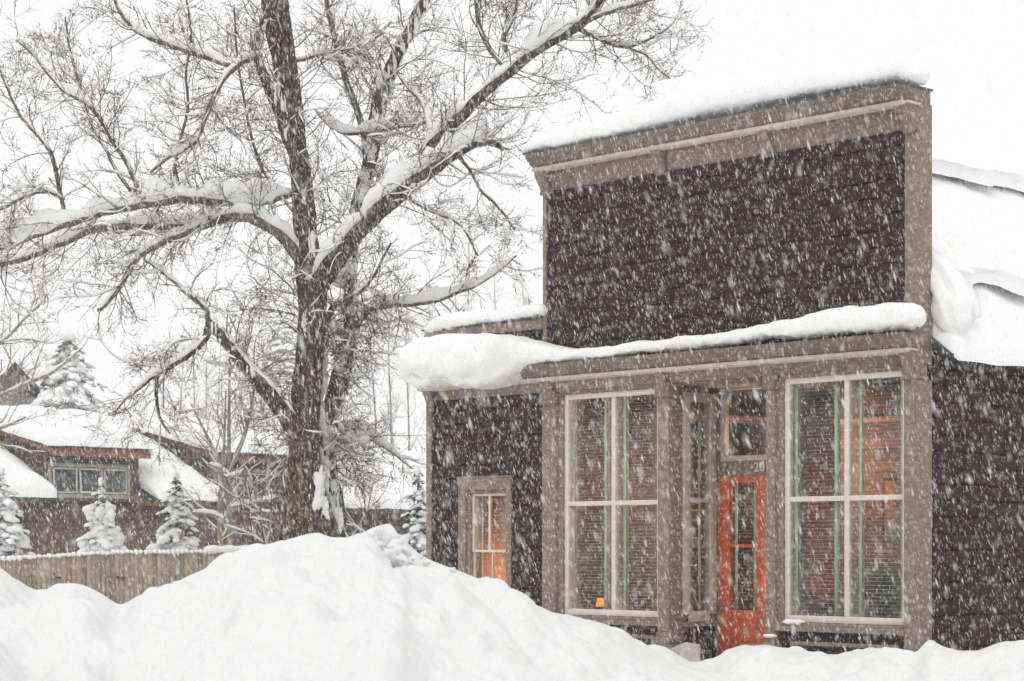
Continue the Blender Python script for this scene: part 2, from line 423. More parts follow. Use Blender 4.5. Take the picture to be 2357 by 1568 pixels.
SIL2 = [(1000,1620),(1300,1545),(1420,1502),(1460,1502),(1480,1494),(1500,1489),(1525,1492),(1545,1500),(1575,1522),(1600,1534),(1630,1526),(1650,1522),(1662,1514),(1682,1504),(1705,1495),(1760,1494),
        (1800,1499),(1850,1503),(1900,1507),(1950,1507),(1975,1497),(2000,1491),(2040,1495),(2080,1502),(2108,1504),(2120,1490),(2132,1478),(2142,1471),(2152,1480),(2175,1492),(2215,1499),(2250,1500),(2280,1488),(2310,1479),(2357,1475),(2500,1470),(3000,1440),(3300,1450)]
bank('snow_bank', SIL2, [(1000,22.5),(1500,23.2),(2100,22.6),(2400,21.8),(3300,20)], 'low rounded snow bank under the display windows and the red door', .10, .22, 1000, 3300, None, 4.0, w=.8, yfar=33)

# ------------------------------------------------------------------ storefront
BLD = empty('storefront_building', (CX, CY, 0), ANG, 'dark shingled storefront with a tall false front, taupe trim and an orange red door', 'building')
XL = FX(1254); XW = FX(986)               # left end of the false front, left end of the wing
ZT = 7.22

def siding(name, x0, x1, z0, z1, y=0.0, holes=(), axis='x', parent=BLD, row=.2, seed=0, zoff=0.0):
    """lapped courses of butted panels; holes are (x0, x1, z0, z1)"""
    mb = MB(); rnd = random.Random(seed)
    nrow = int(math.ceil((z1 - z0) / row)) + 1
    for k in range(nrow):
        zb = z0 + k*row - zoff; zt = min(zb + row, z1); zb = max(zb, z0)
        if zt - zb < .01: continue
        segs = [(x0, x1)]
        cuts = [(h[0], h[1]) for h in holes if h[2] < zt - .001 and h[3] > zb + .001]
        for c0, c1 in cuts:
            ns = []
            for a, b in segs:
                if c1 <= a or c0 >= b: ns.append((a, b)); continue
                if a < c0: ns.append((a, c0))
                if c1 < b: ns.append((c1, b))
            segs = ns
        for a, b in segs:
            x = a
            while x < b - 1e-4:
                L = min(b - x, rnd.uniform(.14, .42))
                if b - x - L < .08: L = b - x
                lip = .028 + rnd.uniform(-.006, .008); dz = rnd.uniform(.010, .036)
                if k == 0: dz = 0
                xa, xb = x + .0012, x + L - .0012
                v = [(xa, y-lip, zb+dz), (xb, y-lip, zb+dz), (xb, y-.003, zt), (xa, y-.003, zt), (xa, y+.02, zb+dz), (xb, y+.02, zb+dz), (xb, y+.02, zt), (xa, y+.02, zt)]
                if axis == 'y': v = [(-(q[1]-y)+0.0 + y, q[0], q[2]) for q in v]
                mb.add(v, [(0,1,2,3),(5,4,7,6),(1,0,4,5),(0,3,7,4),(1,5,6,2)])
                x += L
    return mb.build(name, M['siding'], parent)

# window openings on the ground floor
WL = (FX(1296), FX(1519)); WR = (FX(1803), FX(2086)); ZB, ZTW = .75, 3.835
XP_B = FX(1545); XC0 = FX(1768)
sw0, swz1 = F(1058, 1103); sw1 = FX(1180); 
siding('upper_siding', XL+.05, FX(2087), 4.2, 6.73, 0, zoff=.06, seed=1)
siding('wing_siding', XW+.08, XL, .0, 4.8, 0, holes=[(sw0+.03, sw1-.03, .7, swz1-.03)], seed=2, zoff=.1)
siding('side_siding', .30, 14.0, -.1, 4.05, 0.0, axis='y', seed=3, zoff=.05)
siding('apron_siding', WL[0]-.02, WL[1]+.02, 0, ZB-.12, .03, seed=4)
siding('apron_siding', WR[0]-.02, WR[1]+.02, 0, ZB-.12, .03, seed=5)
# structural core behind the siding (closed walls with openings)
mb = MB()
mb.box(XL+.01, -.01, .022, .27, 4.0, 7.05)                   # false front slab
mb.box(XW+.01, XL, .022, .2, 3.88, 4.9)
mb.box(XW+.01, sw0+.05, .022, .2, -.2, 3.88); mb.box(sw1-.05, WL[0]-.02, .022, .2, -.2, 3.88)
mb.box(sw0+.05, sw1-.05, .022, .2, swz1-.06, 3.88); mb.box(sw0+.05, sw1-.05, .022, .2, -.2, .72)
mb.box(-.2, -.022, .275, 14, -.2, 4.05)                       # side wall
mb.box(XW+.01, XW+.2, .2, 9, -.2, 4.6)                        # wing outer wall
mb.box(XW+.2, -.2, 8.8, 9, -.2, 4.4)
M['gap_shade'] = simple('black_gap_shade', (.006,.005,.005), None, (3,3,3), 3, .95, 0)  # near-black core colour paints shade into the gaps between siding courses
mb.build('wall', M['gap_shade'], BLD)

# corner boards and pilasters
mb = MB(); mb.box(XL-.012, XL+.062, -.03, .29, 4.29, 6.8); mb.build('corner_board', M['trim'], BLD, bevel=.004)
mb = MB(); mb.box(FX(2087)-.01, .008, -.028, .28, 3.9, 7.02); mb.box(FX(2087)+.055, .014, -.036, .283, 3.9, 7.035)
mb.build('corner_board', M['trim'], BLD, bevel=.004)
mb = MB(); mb.box(XW-.02, XW+.10, -.03, .22, -.2, 3.9); mb.box(XW-.02, XW+.06, -.03, .2, 3.9, 4.82); mb.build('corner_board', M['trim'], BLD, bevel=.004)
def pilaster(x0, x1, z1=3.7, cap=.2, depth=.05, yb=.24, full=False):
    mb = MB(); mb.box(x0, x1, -depth, yb, -.2, z1)
    p = mb.build('pilaster', M['trim'], BLD, bevel=.006)
    mb = MB(); mb.box(x0-.02, x1+.02, -depth-.035, yb-.01, z1, z1+cap); mb.box(x0-.035, x1+.035, -depth-.05, yb-.02, z1+.02, z1+.055)
    mb.box(x0+.04, x1-.04, -depth-.045, -depth-.03, z1+.085, z1+cap-.03)
    mb.build('cap', M['trim'], p, bevel=.004)
    mb = MB(); mb.box(x0-.025, x1+.025, -depth-.03, yb-.01, .42, .5); mb.box(x0-.015, x1+.015, -depth-.02, yb-.01, .50, .56)
    mb.build('base_block', M['trim'], p, bevel=.004)
    return p
pilaster(FX(1253), FX(1284)); pilaster(FX(1519)+.004, XP_B, yb=.25); pilaster(XC0, FX(1789), yb=.6)
mb = MB(); mb.box(WR[1]+.004, .0, -.06, .28, -.2, 3.7); mb.box(WR[1]+.16, .012, -.045, .285, -.2, 3.7)
p = mb.build('pilaster', M['trim'], BLD, bevel=.006)
mb = MB(); mb.box(WR[1]+.0, .0, -.10, .2, 3.70, 3.9); mb.box(WR[1]+.02, .02, -.12, .19, 3.72, 3.755); mb.build('cap', M['trim'], p, bevel=.004)

# display window framing
def big_window(x0, x1, xm, tapes, label, lit):
    surr = MB()                            # taupe surround between pilaster and sash
    surr.box(x0-.17 if lit else x0-.16, x0-.002, .0, .2, ZB-.12, 3.9)
    surr.box(x0-.002, x1+.002, -.01, .2, ZTW+.002, 3.9)
    surr.box(x0-.03, x1+.01, -.03, .0, ZTW+.022, ZTW+.05)
    surr.box(x0-.12, x1+.0, -.065, .2, ZB-.115, ZB-.045); surr.box(x0-.10, x1+.0, -.045, .2, ZB-.045, ZB-.004)
    surr.build('sill', M['trim'], BLD, bevel=.004)
    f = MB(); f.frame(x0, x1, ZB, ZTW, .075, .03, .10, .085)
    f.box(xm-.037, xm+.037, .033, .098, ZB+.085, ZTW-.075)
    f.box(x0+.075, xm-.037, .0345, .097, 2.27, 2.335); f.box(xm+.037, x1-.075, .0345, .097, 2.27, 2.335)
    win = f.build('window', M['cream'], BLD, bevel=.005); win['label'] = label
    for a, b in ((x0+.075, xm-.037), (xm+.037, x1-.075)):
        for c, d in ((ZB+.085, 2.27), (2.335, ZTW-.075)):
            g = MB(); g.box(a, b, .062, .066, c, d); g.build('pane', M['glass'], win)
    bl = MB()
    for a, b in ((x0+.08, xm-.01), (xm+.01, x1-.08)):
        z = ZB + .1
        while z < ZTW - .1:
            dz = random.uniform(-.004, .004)
            bl.add([(a, .125, z+dz-.002), (b, .125, z-.002), (b, .150, z+.0015), (a, .150, z+dz+.0015), (a, .125, z+dz+.001), (b, .125, z+.001), (b, .150, z+.0045), (a, .150, z+dz+.0045)],
                   [(0,3,2,1),(4,5,6,7),(0,1,5,4),(1,2,6,5),(2,3,7,6),(3,0,4,7)])
            z += .047
    bl.build('venetian_blind', M['slat'], win)
    for u in tapes:
        xt = FX(u, .12); t = MB()
        t.box(xt-.024, xt+.024, .116, .120, ZB+.03, ZTW-.03); t.box(xt-.018, xt+.018, .172, .175, ZB+.03, ZTW-.03)
        t.build('blind_tape', M['tape'], win)
    ap = MB(); ap.frame(x0+.12, x1-.1, .12, ZB-.24, .05, -.012, .03); ap.build('apron_moulding', M['trim'], BLD, bevel=.004)
    return win
big_window(WL[0], WL[1], FX(1408), (1320, 1394.5, 1438.5, 1516), 'left of the two tall four-pane display windows', 0)
big_window(WR[0], WR[1], FX(1945), (1833.5, 1925, 1981, 2077.5), 'right of the two tall four-pane display windows, reddish room behind', 1)

# small sash window in the wing
def zof(u, v, y=0.0): return F(u, v, y)[1]
f = MB()
f.box(sw0, sw0+.16, -.035, .1, .4, swz1); f.box(sw1-.11, sw1, -.035, .1, .4, swz1); f.box(sw0+.16, sw1-.11, -.034, .1, swz1-.17, swz1)
f.box(sw0+.16, sw0+.23, .0, .12, .4, swz1-.17); f.box(sw0+.23, sw1-.11, .001, .12, swz1-.22, swz1-.17)
f.box(sw0-.02, sw1+.02, -.05, .0, swz1+.001, swz1+.03)
swn = f.build('window', M['trim'], BLD, bevel=.004); swn['label'] = 'small lit sash window in the wing'
sx0, sx1 = sw0+.232, sw1-.112; sz1 = swz1-.222; szm = zof(1126, 1268)
f = MB(); f.frame(sx0, sx1, szm-.02, sz1, .035, .04, .085); xm_ = FX(1127, .05); f.box(xm_-.018, xm_+.018, .042, .083, szm+.01, sz1-.03)
f.box(sx0, sx0+.07, .06, .1, .55, szm-.022); f.box(sx1-.035, sx1, .06, .1, .55, szm-.022); xm2 = FX(1133, .06); f.box(xm2-.014, xm2+.014, .062, .098, .56, szm-.022)
f.build('sash', M['cream'], swn, bevel=.003)
f = MB(); f.box(sx0+.03, sx1-.03, .06, .063, .6, sz1-.03); f.build('pane', M['glass'], swn)
f = MB(); f.box(FX(1107, .1)-.014, FX(1107, .1)+.014, .13, .135, .6, sz1-.02); f.build('blind_tape', M['tape'], swn)
f = MB(); z = .7
while z < sz1: f.box(sx0+.03, sx1-.03, .14, .17, z, z+.004); z += .047
f.build('venetian_blind', M['slat'], swn)

# entry recess: side wall with a sidelight, door wall, ceiling
RD = .93
mb = MB(); xs_ = XP_B
mb.box(xs_-.06, xs_-.001, .0, RD, 3.70, 3.9)
mb.box(XP_B-.02, XC0+.02, .02, RD+.3, 3.855, 3.9)              # ceiling of the recess
mb.box(XP_B+.0, FX(1662, RD), RD, RD+.14, -.2, 3.855)
mb.box(FX(1660, RD), XC0+.6, RD, RD+.14, F(1700, 868, RD)[1], 3.855)
mb.build('entry_wall', M['trim'], BLD)
# sidelight lies in the plane x = XP_B (facing right)
def SY(u):                                 # local depth of a column on the plane x = XP_B
    a = (u - U0) / FP
    # solve (C + x XA + t BA) projected to u
    X0 = CX + XP_B*XA[0]; Y0 = CY + XP_B*XA[1]
    return (a*Y0 - X0) / (BA[0] - a*BA[1])
def SZ(u, v):
    t = SY(u); Y = CY + XP_B*XA[1] + t*BA[1]; return EYE + (VH - v)/FP*Y
y0_, y1_ = SY(1570), SY(1643); zt_ = SZ(1575, 903); zb_ = SZ(1600, 1410)
f = MB(); xq = XP_B + .004
def boxx(m, y0, y1, z0, z1, d0, d1): m.box(xq+d0, xq+d1, y0, y1, z0, z1)
for (a, b, c, d) in ((y0_, y0_+.11, zb_-.02, zt_), (y1_-.13, y1_, zb_-.02, zt_)): boxx(f, a, b, c, d, 0, .05)
boxx(f, y0_+.11, y1_-.13, zt_-.12, zt_, 0, .048); boxx(f, y0_+.11, y1_-.13, zb_-.12, zb_+.02, 0, .048)
zmid = SZ(1600, 1151); boxx(f, y0_+.11, y1_-.13, zmid-.03, zmid+.03, 0, .048)
sd = f.build('sidelight', M['sash'], BLD, bevel=.004); sd['label'] = 'narrow sidelight in the left wall of the entry'
f = MB(); boxx(f, y0_+.11, y1_-.13, zb_+.02, zmid-.03, .015, .018); boxx(f, y0_+.11, y1_-.13, zmid+.03, zt_-.12, .015, .018); f.build('pane', M['glass'], sd)
f = MB(); yt = SY(1617); boxx(f, yt-.03, yt+.03, zb_, zt_-.1, -.06, -.055); f.build('blind_tape', M['tape'], sd)
f = MB(); boxx(f, .25, RD, -.2, zb_-.19, -.06, -.004); f.build('apron_siding', M['siding'], BLD)
f = MB(); boxx(f, .25, RD, zb_-.19, zb_-.12, -.05, .04); boxx(f, .25, y0_, zb_-.12, 3.86, -.05, .0); boxx(f, y1_, RD, zb_-.12, 3.86, -.05, .0); boxx(f, y0_, y1_, zt_, 3.86, -.05, -.002)
boxx(f, y0_+.06, y1_-.06, .25, .3, -.004, .015); boxx(f, y0_+.06, y0_+.11, -.1, .25, -.004, .015); boxx(f, y1_-.11, y1_-.06, -.1, .25, -.004, .015)
f.build('sidelight_trim', M['trim'], BLD, bevel=.004)
# door and transom on plane y = RD
dx0 = FX(1658, RD); dx1 = FX(1772, RD) + .03; dz1 = F(1700, 1096, RD)[1]
gx0 = FX(1683, RD); gx1 = FX(1746, RD); gz1 = F(1715, 1112, RD)[1]; gz0 = F(1715, 1405, RD)[1]; gzm = F(1715, 1257, RD)[1]
d = MB()
d.box(dx0, gx0, RD-.04, RD+.01, -.15, dz1); d.box(gx1, dx1, RD-.04, RD+.01, -.15, dz1)
d.box(gx0, gx1, RD-.0385, RD+.01, gz1, dz1); d.box(gx0, gx1, RD-.0385, RD+.01, gz0-.42, gz0); d.box(gx0, gx1, RD-.036, RD+.0, gzm-.022, gzm+.022)
d.box(gx0, gx1, RD-.02, RD+.01, -.15, gz0-.42)
d.box(gx0+.04, gx1-.04, RD-.035, RD-.019, -.1, gz0-.47)
dr = d.build('door', M['door'], BLD, bevel=.004); dr['label'] = 'orange red door with two glass panes'
for q0, q1 in ((gz0, gzm-.022), (gzm+.022, gz1)):
    g = MB(); g.box(gx0, gx1, RD-.015, RD-.011, q0, q1); g.build('pane', M['glass'], dr)
for u in (1696, 1739.5):
    t = MB(); xt = FX(u, RD+.05); t.box(xt-.026, xt+.026, RD+.04, RD+.044, gz0-.05, gz1+.03); t.build('blind_tape', M['tape'], dr)
t = MB(); z = gz0
while z < gz1: t.box(gx0-.03, gx1+.03, RD+.05, RD+.085, z, z+.004); z += .047
t.build('venetian_blind', M['slat'], dr)
k = MB(); blob(k, (dx0+.06, RD-.075, gz0+.02), .028, .028, .028, 0, 10, 8); blob(k, (dx0+.06, RD-.05, gz0+.02), .02, .03, .05, 0, 10, 6); k.build('handle', M['dark'], dr, smooth=True)
f = MB(); tz1 = F(1700, 888, RD)[1]; tz0 = F(1700, 1062, RD)[1]; tx0 = FX(1663, RD)
f.frame(tx0, dx1+.02, tz0, tz1, .055, RD-.045, RD+.02, .075)
tr = f.build('transom_window', M['sash'], BLD, bevel=.004); tr['label'] = 'single pane transom over the door'
g = MB(); g.box(tx0+.055, dx1-.035, RD-.02, RD-.016, tz0+.075, tz1-.055); g.build('pane', M['glass'], tr)
f = MB(); f.box(dx0-.05, dx0-.003, RD-.03, RD+.1, -.2, 3.86); f.box(dx0-.003, dx1+.3, RD-.028, RD+.09, dz1+.004, tz0-.002)
f.box(dx0-.003, tx0-.002, RD-.027, RD+.09, tz0-.002, 3.86); f.box(tx0-.002, dx1+.3, RD-.026, RD+.09, tz1+.002, 3.86)
f.build('door_frame', M['trim'], BLD, bevel=.003)
# house number
cu = bpy.data.curves.new('house_number', 'FONT'); cu.body = '20'; cu.size = .185; cu.extrude = .006; cu.space_character = 1.05; cu.offset = .001
to = bpy.data.objects.new('tmp', cu); COL.objects.link(to)
dg = bpy.context.evaluated_depsgraph_get(); me = bpy.data.meshes.new_from_object(to.evaluated_get(dg)); bpy.data.objects.remove(to)
no = bpy.data.objects.new('house_number', me); COL.objects.link(no); me.materials.clear(); me.materials.append(M['cream'])
nx, nz = F(1736, 1086, RD-.03); no.parent = BLD; no.location = (nx, RD-.038, nz); no.rotation_euler = (R(90), 0, 0)

# cornices
def cornice(x0, x1, zt, p, zf, yfr, name):
    """zt top, p projection, zf frieze bottom"""
    f = MB()
    f.prism([(.25,zt-.02),(.25,zt-.19),(-p+.17,zt-.19),(-p+.155,zt-.165),(-p+.11,zt-.15),(-p+.10,zt-.12),(-p+.06,zt-.11),(-p+.055,zt-.085),(-p+.03,zt-.075),(-p+.02,zt-.03),(-p,zt-.02)], x0, x1)
    c = f.build(name, M['trim'], BLD)
    f = MB(); f.prism([(.0,zt-.192),(.0,zt-.215),(-p+.26,zt-.255),(-p+.15,zt-.235),(-p+.14,zt-.192)], x0+.03, x1-.03); f.build('bed_moulding', M['trim2'], c)
    f = MB()
    f.prism([(.05,zt-.22),(.05,zf),(-yfr,zf),(-yfr-.004,zf+.05),(-yfr-.03,zf+.15),(-p+.28 if -p+.28 < -yfr-.03 else -yfr-.035,zt-.22)], x0+.04, x1-.025)
    f.build('frieze', M['trim'], BLD)
    return c
cornice(XL-.0, .01, ZT, .415, 6.72, .06, 'cornice')
cornice(XW-.05, .03, 4.27, .36, 3.885, .055, 'cornice')
def bracket(xc, zt, zb, p, w=.2):
    f = MB(); q = w/2
    f.prism([(.0,zt),(-p,zt),(-p,zt-.05),(-p+.04,zt-.12),(-p*.55,zt-.2),(-p*.45,zt-.26),(-p*.45-.02,zt-.29),(-p*.42,zt-.33),(-.075,(zb+zt)/2-.1),(-.065,zb),(.0,zb)], xc-q, xc+q)
    f.build('bracket', M['trim'], BLD, bevel=.004)
    f = MB(); f.prism([(.0,zt+.03),(-p-.03,zt+.03),(-p-.03,zt+.002),(.0,zt+.002)], xc-q-.02, xc+q+.02); f.build('bracket', M['trim2'], BLD)
for x in (XL+.10, (FX(1519)+XP_B)/2, (XC0+FX(1789))/2, FX(2087)+.1):
    bracket(x, 6.985, 6.69, .23, .17)
for x in (XW+.13, (FX(1253)+FX(1284))/2, (FX(1519)+XP_B)/2, (XC0+FX(1789))/2, FX(2087)+.08):
    bracket(x, 4.045, 3.90, .16, .17)
f = MB(); f.box(XL-.02, .02, -.425, .3, ZT-.02, ZT+.006)
f.build('roof_flashing', M['roofedge'], BLD)
f = MB(); f.box(XW-.06, XL-.02, -.09, .28, 4.935, 4.955); f.build('roof_flashing', M['roofedge'], BLD)
f = MB(); f.box(XW-.03, XL-.013, -.06, .22, 4.79, 4.935); f.build('parapet_fascia', M['trim'], BLD, bevel=.004)
# rear lean-to eave peeping out left of the wing
f = MB(); f.box(XW-.32, XW+.01, 1.2, 6, 3.42, 3.62); f.box(XW-.26, XW+.01, 1.4, 1.6, 3.0, 3.42); f.build('rear_eave', M['trim'], BLD)
# roof planes
RX, RZ0, RZ1 = -3.3, 4.05, 6.85
f = MB()
f.add([(.28,.28,RZ0-.03),(.28,14,RZ0-.03),(RX,14,RZ1),(RX,.28,RZ1),(.28,.28,RZ0-.09),(.28,14,RZ0-.09),(RX,14,RZ1-.06),(RX,.28,RZ1-.06)], [(0,1,2,3),(7,6,5,4),(0,4,5,1),(0,3,7,4),(1,5,6,2)])
f.add([(RX,.28,RZ1),(RX,14,RZ1),(XL-.3,14,4.2),(XL-.3,.28,4.2)], [(0,1,2,3)])
f.box(XW, XL+.2, .2, 9, 4.5, 4.6)
f.build('roof', M['roofedge'], BLD)
f = MB(); y = .3
while y < 13.9: f.box(.25, .30, y, y+.045, RZ0-.13, RZ0-.03); y += .10
f.build('corrugated_eave', M['dark'], BLD)

# interior
f = MB()
f.box(XW+.2, -.2, 6.0, 6.1, 0, 3.9); f.box(-.215, -.2, .28, 6, 0, 3.9); f.box(XW+.2, XW+.22, .2, 6, 0, 3.9)
f.box(FX(1284)-.15, FX(1284)-.1, .5, 4.2, 0, 3.9); f.box(-3.1, -.3, 2.6, 2.7, 0, 3.9)
f.build('interior_wall', M['inner'], BLD)
f = MB(); f.box(XW+.2, -.2, .2, 6, -.05, 0); f.build('interior_floor', M['floorw'], BLD)
f = MB(); f.box(XW+.2, -.2, RD+.3, 6, 3.93, 3.97); f.box(XW+.2, XP_B-.06, .2, RD+.3, 3.93, 3.97); f.box(XC0+.3, -.2, .2, RD+.3, 3.93, 3.97); f.build('interior_ceiling', M['floorw'], BLD)
M['beam'] = simple('lit_pine_beam', (.50,.19,.05), (.34,.12,.03), (3,3,3), 3, .6)
f = MB(); f.box(-3.1, -.3, 2.44, 2.58, 3.40, 3.47); f.build('ceiling_beam', M['beam'], BLD)
f = MB(); f.box(-4.95, -4.83, 1.4, 5.9, 3.5, 3.6); f.build('ceiling_beam', M['inner'], BLD)

def bw(x, y, z=0): return (CX + x*XA[0] + y*BA[0], CY + x*XA[1] + y*BA[1], z)
# things inside the shop
lampm = emis('lamp_glow', (1, .30, .04), 1.3)
def table_lamp(x, y, z, label, s=1.0):
    t = empty('table_lamp', bw(x, y, z), ANG, label, 'lamp', 'lit table lamps in the shop')
    b = MB(); th = np.linspace(0, 2*math.pi, 15)[:-1]
    tube(b, [(0,0,0),(0,0,.02),(0,0,.05),(0,0,.12),(0,0,.2),(0,0,.27*s)], [.07*s,.07*s,.03*s,.06*s,.03*s,.012], 14); b.build('base', M['dark'], t, smooth=True)
    b = MB(); tube(b, [(0,0,.22*s),(0,0,.42*s)], [.13*s,.075*s], 16); b.build('lamp_shade', lampm, t, smooth=True)
lx, lz = F(1383, 1398, .55)
table_lamp(lx, .55, lz-.12, 'small glowing table lamp low in the left display window', .6)
def light(x, y, z, p, c=(1,.5,.18), s=.12):
    l = bpy.data.lights.new('hidden_room_light', 'POINT'); l.energy = p; l.color = c; l.shadow_soft_size = s
    o = bpy.data.objects.new('hidden_room_light', l); COL.objects.link(o); o.location = bw(x, y, z)
light(-3.62, 1.8, 3.2, 80, (1,.68,.45), .04); light(-7.6, 1.7, .8, 230, (1,.52,.2)); light(-5.12, 1.2, 2.9, 5, (1,.6,.35), .03); light(-4.87, .93, 2.2, 9, (1,.55,.22), .03); light(-2.95, .9, 1.2, 11, (1,.72,.5), .04)  # bare point lights without fixtures, added out of view to warm the rooms
# table under the small lamp
t = empty('side_table', bw(lx, .58, 0), ANG, 'small dark side table carrying the glowing lamp in the left window', 'table')
b = MB(); b.box(-.35,.35,-.2,.22,lz-.16,lz-.12); b.build('tabletop', M['floorw'], t)
for sx in (-.3,.3):
    for sy in (-.15,.17):
        b = MB(); b.box(sx-.02,sx+.02,sy-.02,sy+.02,0,lz-.16); b.build('leg', M['floorw'], t)
# armchair, couch with blanket, bookcase, framed picture
M['olive'] = simple('olive_fabric', (.10,.115,.07), (.06,.07,.045), (4,4,4), 5, .95)
M['rust'] = simple('rust_fabric', (.25,.085,.055), (.15,.05,.04), (4,4,4), 5, .95)
def blanket_mat():
    m, nt, b = newmat('patterned_blanket'); v = texco(nt, (1,1,1))
    ch = nt.nodes.new('ShaderNodeTexVoronoi'); ch.distance = 'CHEBYCHEV'; ch.inputs['Scale'].default_value = 4.5; nt.links.new(v, ch.inputs['Vector'])
    nt.links.new(ramp(nt, [(.22, (.035,.045,.075)), (.3, (.26,.10,.075)), (.5, (.05,.06,.09)), (.6, (.3,.27,.24))], ch.outputs['Distance']), b.inputs['Base Color'])
    b.inputs['Roughness'].default_value = .95; return m
M['blanket'] = blanket_mat()
def chair(x, y, rz, label, name, wd, mat, bh=.85):
    t = empty(name, bw(x, y, 0), ANG + rz, label, 'chair' if name == 'armchair' else 'couch')
    for nm, bx in (('seat', (-wd/2+.12, wd/2-.12, -.35, .3, .2, .45)), ('backrest', (-wd/2+.1, wd/2-.1, .28, .45, .2, bh)), ('armrest', (-wd/2, -wd/2+.14, -.38, .42, .1, .62)), ('armrest', (wd/2-.14, wd/2, -.38, .42, .1, .62))):
        b = MB(); b.box(*bx); b.build(nm, mat, t, bevel=.05)
    for sx in (-1,1):
        for sy in (-.3,.35):
            b = MB(); b.box(sx*(wd/2-.08)-.03, sx*(wd/2-.08)+.03, sy-.03, sy+.03, 0, .1); b.build('leg', M['floorw'], t)
    return t
chair(-2.15, 2.0, R(25), 'olive green armchair in the right display window', 'armchair', .95, M['olive'], 1.35)
chair(-1.75, 1.15, R(180), 'rust coloured couch with its back to the right display window', 'couch', 1.7, M['rust'], 1.0)
b = MB(); b.box(-.62,.25,-.075,-.06,.1,.98); b.box(-.62,.25,-.06,.13,.98,.995)
o = b.build('blanket', M['blanket'], None, loc=bw(-1.2, .74, .02), rz=ANG, bevel=.004); tag(o, 'blue and rust patterned blanket hung over the couch back', 'blanket')
t = empty('bookcase', bw(-5.7, 3.7, 0), ANG, 'tall dark bookcase against the back wall of the shop', 'bookcase')
b = MB(); b.box(-.8,-.76,0,.35,0,2.4); b.box(.76,.8,0,.35,0,2.4)
b.build('side_panel', M['inner'], t); b = MB()
for i in range(7): b.box(-.76,.76,0,.35,.05+i*.38,.08+i*.38)
b.build('shelf', M['floorw'], t); b = MB(); rr = random.Random(3)
for i in range(6):
    x = -.74
    while x < .68:
        wv = rr.uniform(.02,.05)
        if rr.random() < .85: b.box(x,x+wv,.04,.28,.081+i*.38,.08+i*.38+rr.uniform(.2,.32))
        x += wv+.002
b.build('books', M['rust'], t)
t = empty('shelf_rack', bw(-4.75, 1.45, 0), ANG, 'lit pine rack seen through the entry sidelight', 'rack')
b = MB(); b.box(-.5,-.46,-.2,.2,0,2.75); b.box(.46,.5,-.2,.2,0,2.75); b.build('side_panel', M['beam'], t); b = MB()
for i in range(14): b.box(-.46,.46,-.2,.2,.9+i*.13,.925+i*.13)
b.build('shelf', M['beam'], t)
t = empty('framed_picture', bw(-2.14, 2.54, 0), ANG, 'orange lit framed picture at the right edge of the right window', 'picture')
b = MB(); b.box(-.2,.2,-.01,.03,1.85,2.65); b.build('frame', M['dark'], t)
b = MB(); b.box(-.16,.16,-.02,-.011,1.9,2.6); b.build('canvas', M['beam'], t)

# pale board half buried by the door
b = MB(); b.add([(-.2,0,0),(.2,0,0),(.19,.03,.54),(-.02,.035,.57),(-.22,.03,.49),(-.2,.03,0),(.2,.03,0),(.19,.06,.54),(-.02,.065,.57),(-.22,.06,.49)],
               [(0,1,2,3,4),(9,8,7,6,5),(0,5,6,1),(1,6,7,2),(2,7,8,3),(3,8,9,4),(4,9,5,0)])
xx, zz = F(1578, 1535, -.35)
M['pinkboard'] = simple('pale_pink_board', (.50,.43,.44), (.40,.34,.36), (3,3,3), 4, .8, .1)
o = b.build('board', M['pinkboard'], None, loc=bw(xx, -.35, zz-.25), rz=ANG+R(12)); tag(o, 'pale pinkish board leaning half buried in snow left of the red door', 'board')

# ------------------------------------------------------------------ snow lying on the storefront
def sweep_snow(name, tab, label, n=150, mat='snow', seed=0, nseg=28, er=(.22, .1), big=False):
    """tab: (x, z_bottom, z_top, y_front, y_back) in storefront space"""
    tab = sorted(tab); x0, x1 = tab[0][0], tab[-1][0]
    q = np.linspace(0, 1, n); xs = x0 + (x1-x0) * (q - .045*np.sin(2*math.pi*q)*1.0)
    zb, zt, yf, yb = smooth_tab(tab, xs, (x1-x0)*.012)
    th = np.arange(nseg)/nseg*2*math.pi
    V = np.zeros((n, nseg, 3))
    for i in range(n):
        e = min((xs[i]-x0)/er[0], (x1-xs[i])/er[1]); e = max(.02, min(1, e)); e = math.sqrt(1-(1-e)**2)
        cy, cz = (yf[i]+yb[i])/2, (zb[i]+zt[i])/2; hy, hz = (yb[i]-yf[i])/2, (zt[i]-zb[i])/2
        for j, t in enumerate(th):
            c, s = math.cos(t), math.sin(t)
            pw = .62
            yy = cy - math.copysign(abs(c)**pw, c)*hy*(.7+.3*e)
            zz = cz + math.copysign(abs(s)**(pw if s > 0 else .55), s)*hz*(e if s > 0 else .35+.65*e) - (hz*(1-e)*.5 if s > 0 else 0)
            nz = .035*fbm(xs[i]*1.6+seed, yy*2, zz*2) + .012*fbm(xs[i]*7, yy*7, zz*7+seed)
            if s < -.2: nz += .03*mnoise.noise(Vector((xs[i]*9, yy*9, seed)))
            if big and c > 0 and s < .2:
                k_ = max(0, min(1, (-xs[i]-6.4)/.6))
                yy += k_*.09*math.exp(-((s+.45+.15*math.sin(xs[i]*2.3))/.16)**2); nz += k_*(.09*mnoise.noise(Vector((xs[i]*4, s*3, 4))) + .035*mnoise.noise(Vector((xs[i]*13, s*6, 4))))*(s < -.1)
            V[i, j] = (xs[i], yy - (nz*.8 if c > 0 else 0), zz + nz)
    V[0] = V[0].mean(axis=0); V[-1] = V[-1].mean(axis=0)
    mb = MB(); mb.addq(V, grid_faces(nseg, n, True))
    o = mb.build(name, M[mat], None, smooth=True, loc=(CX, CY, 0), rz=ANG)
    return tag(o, label, 'snow')

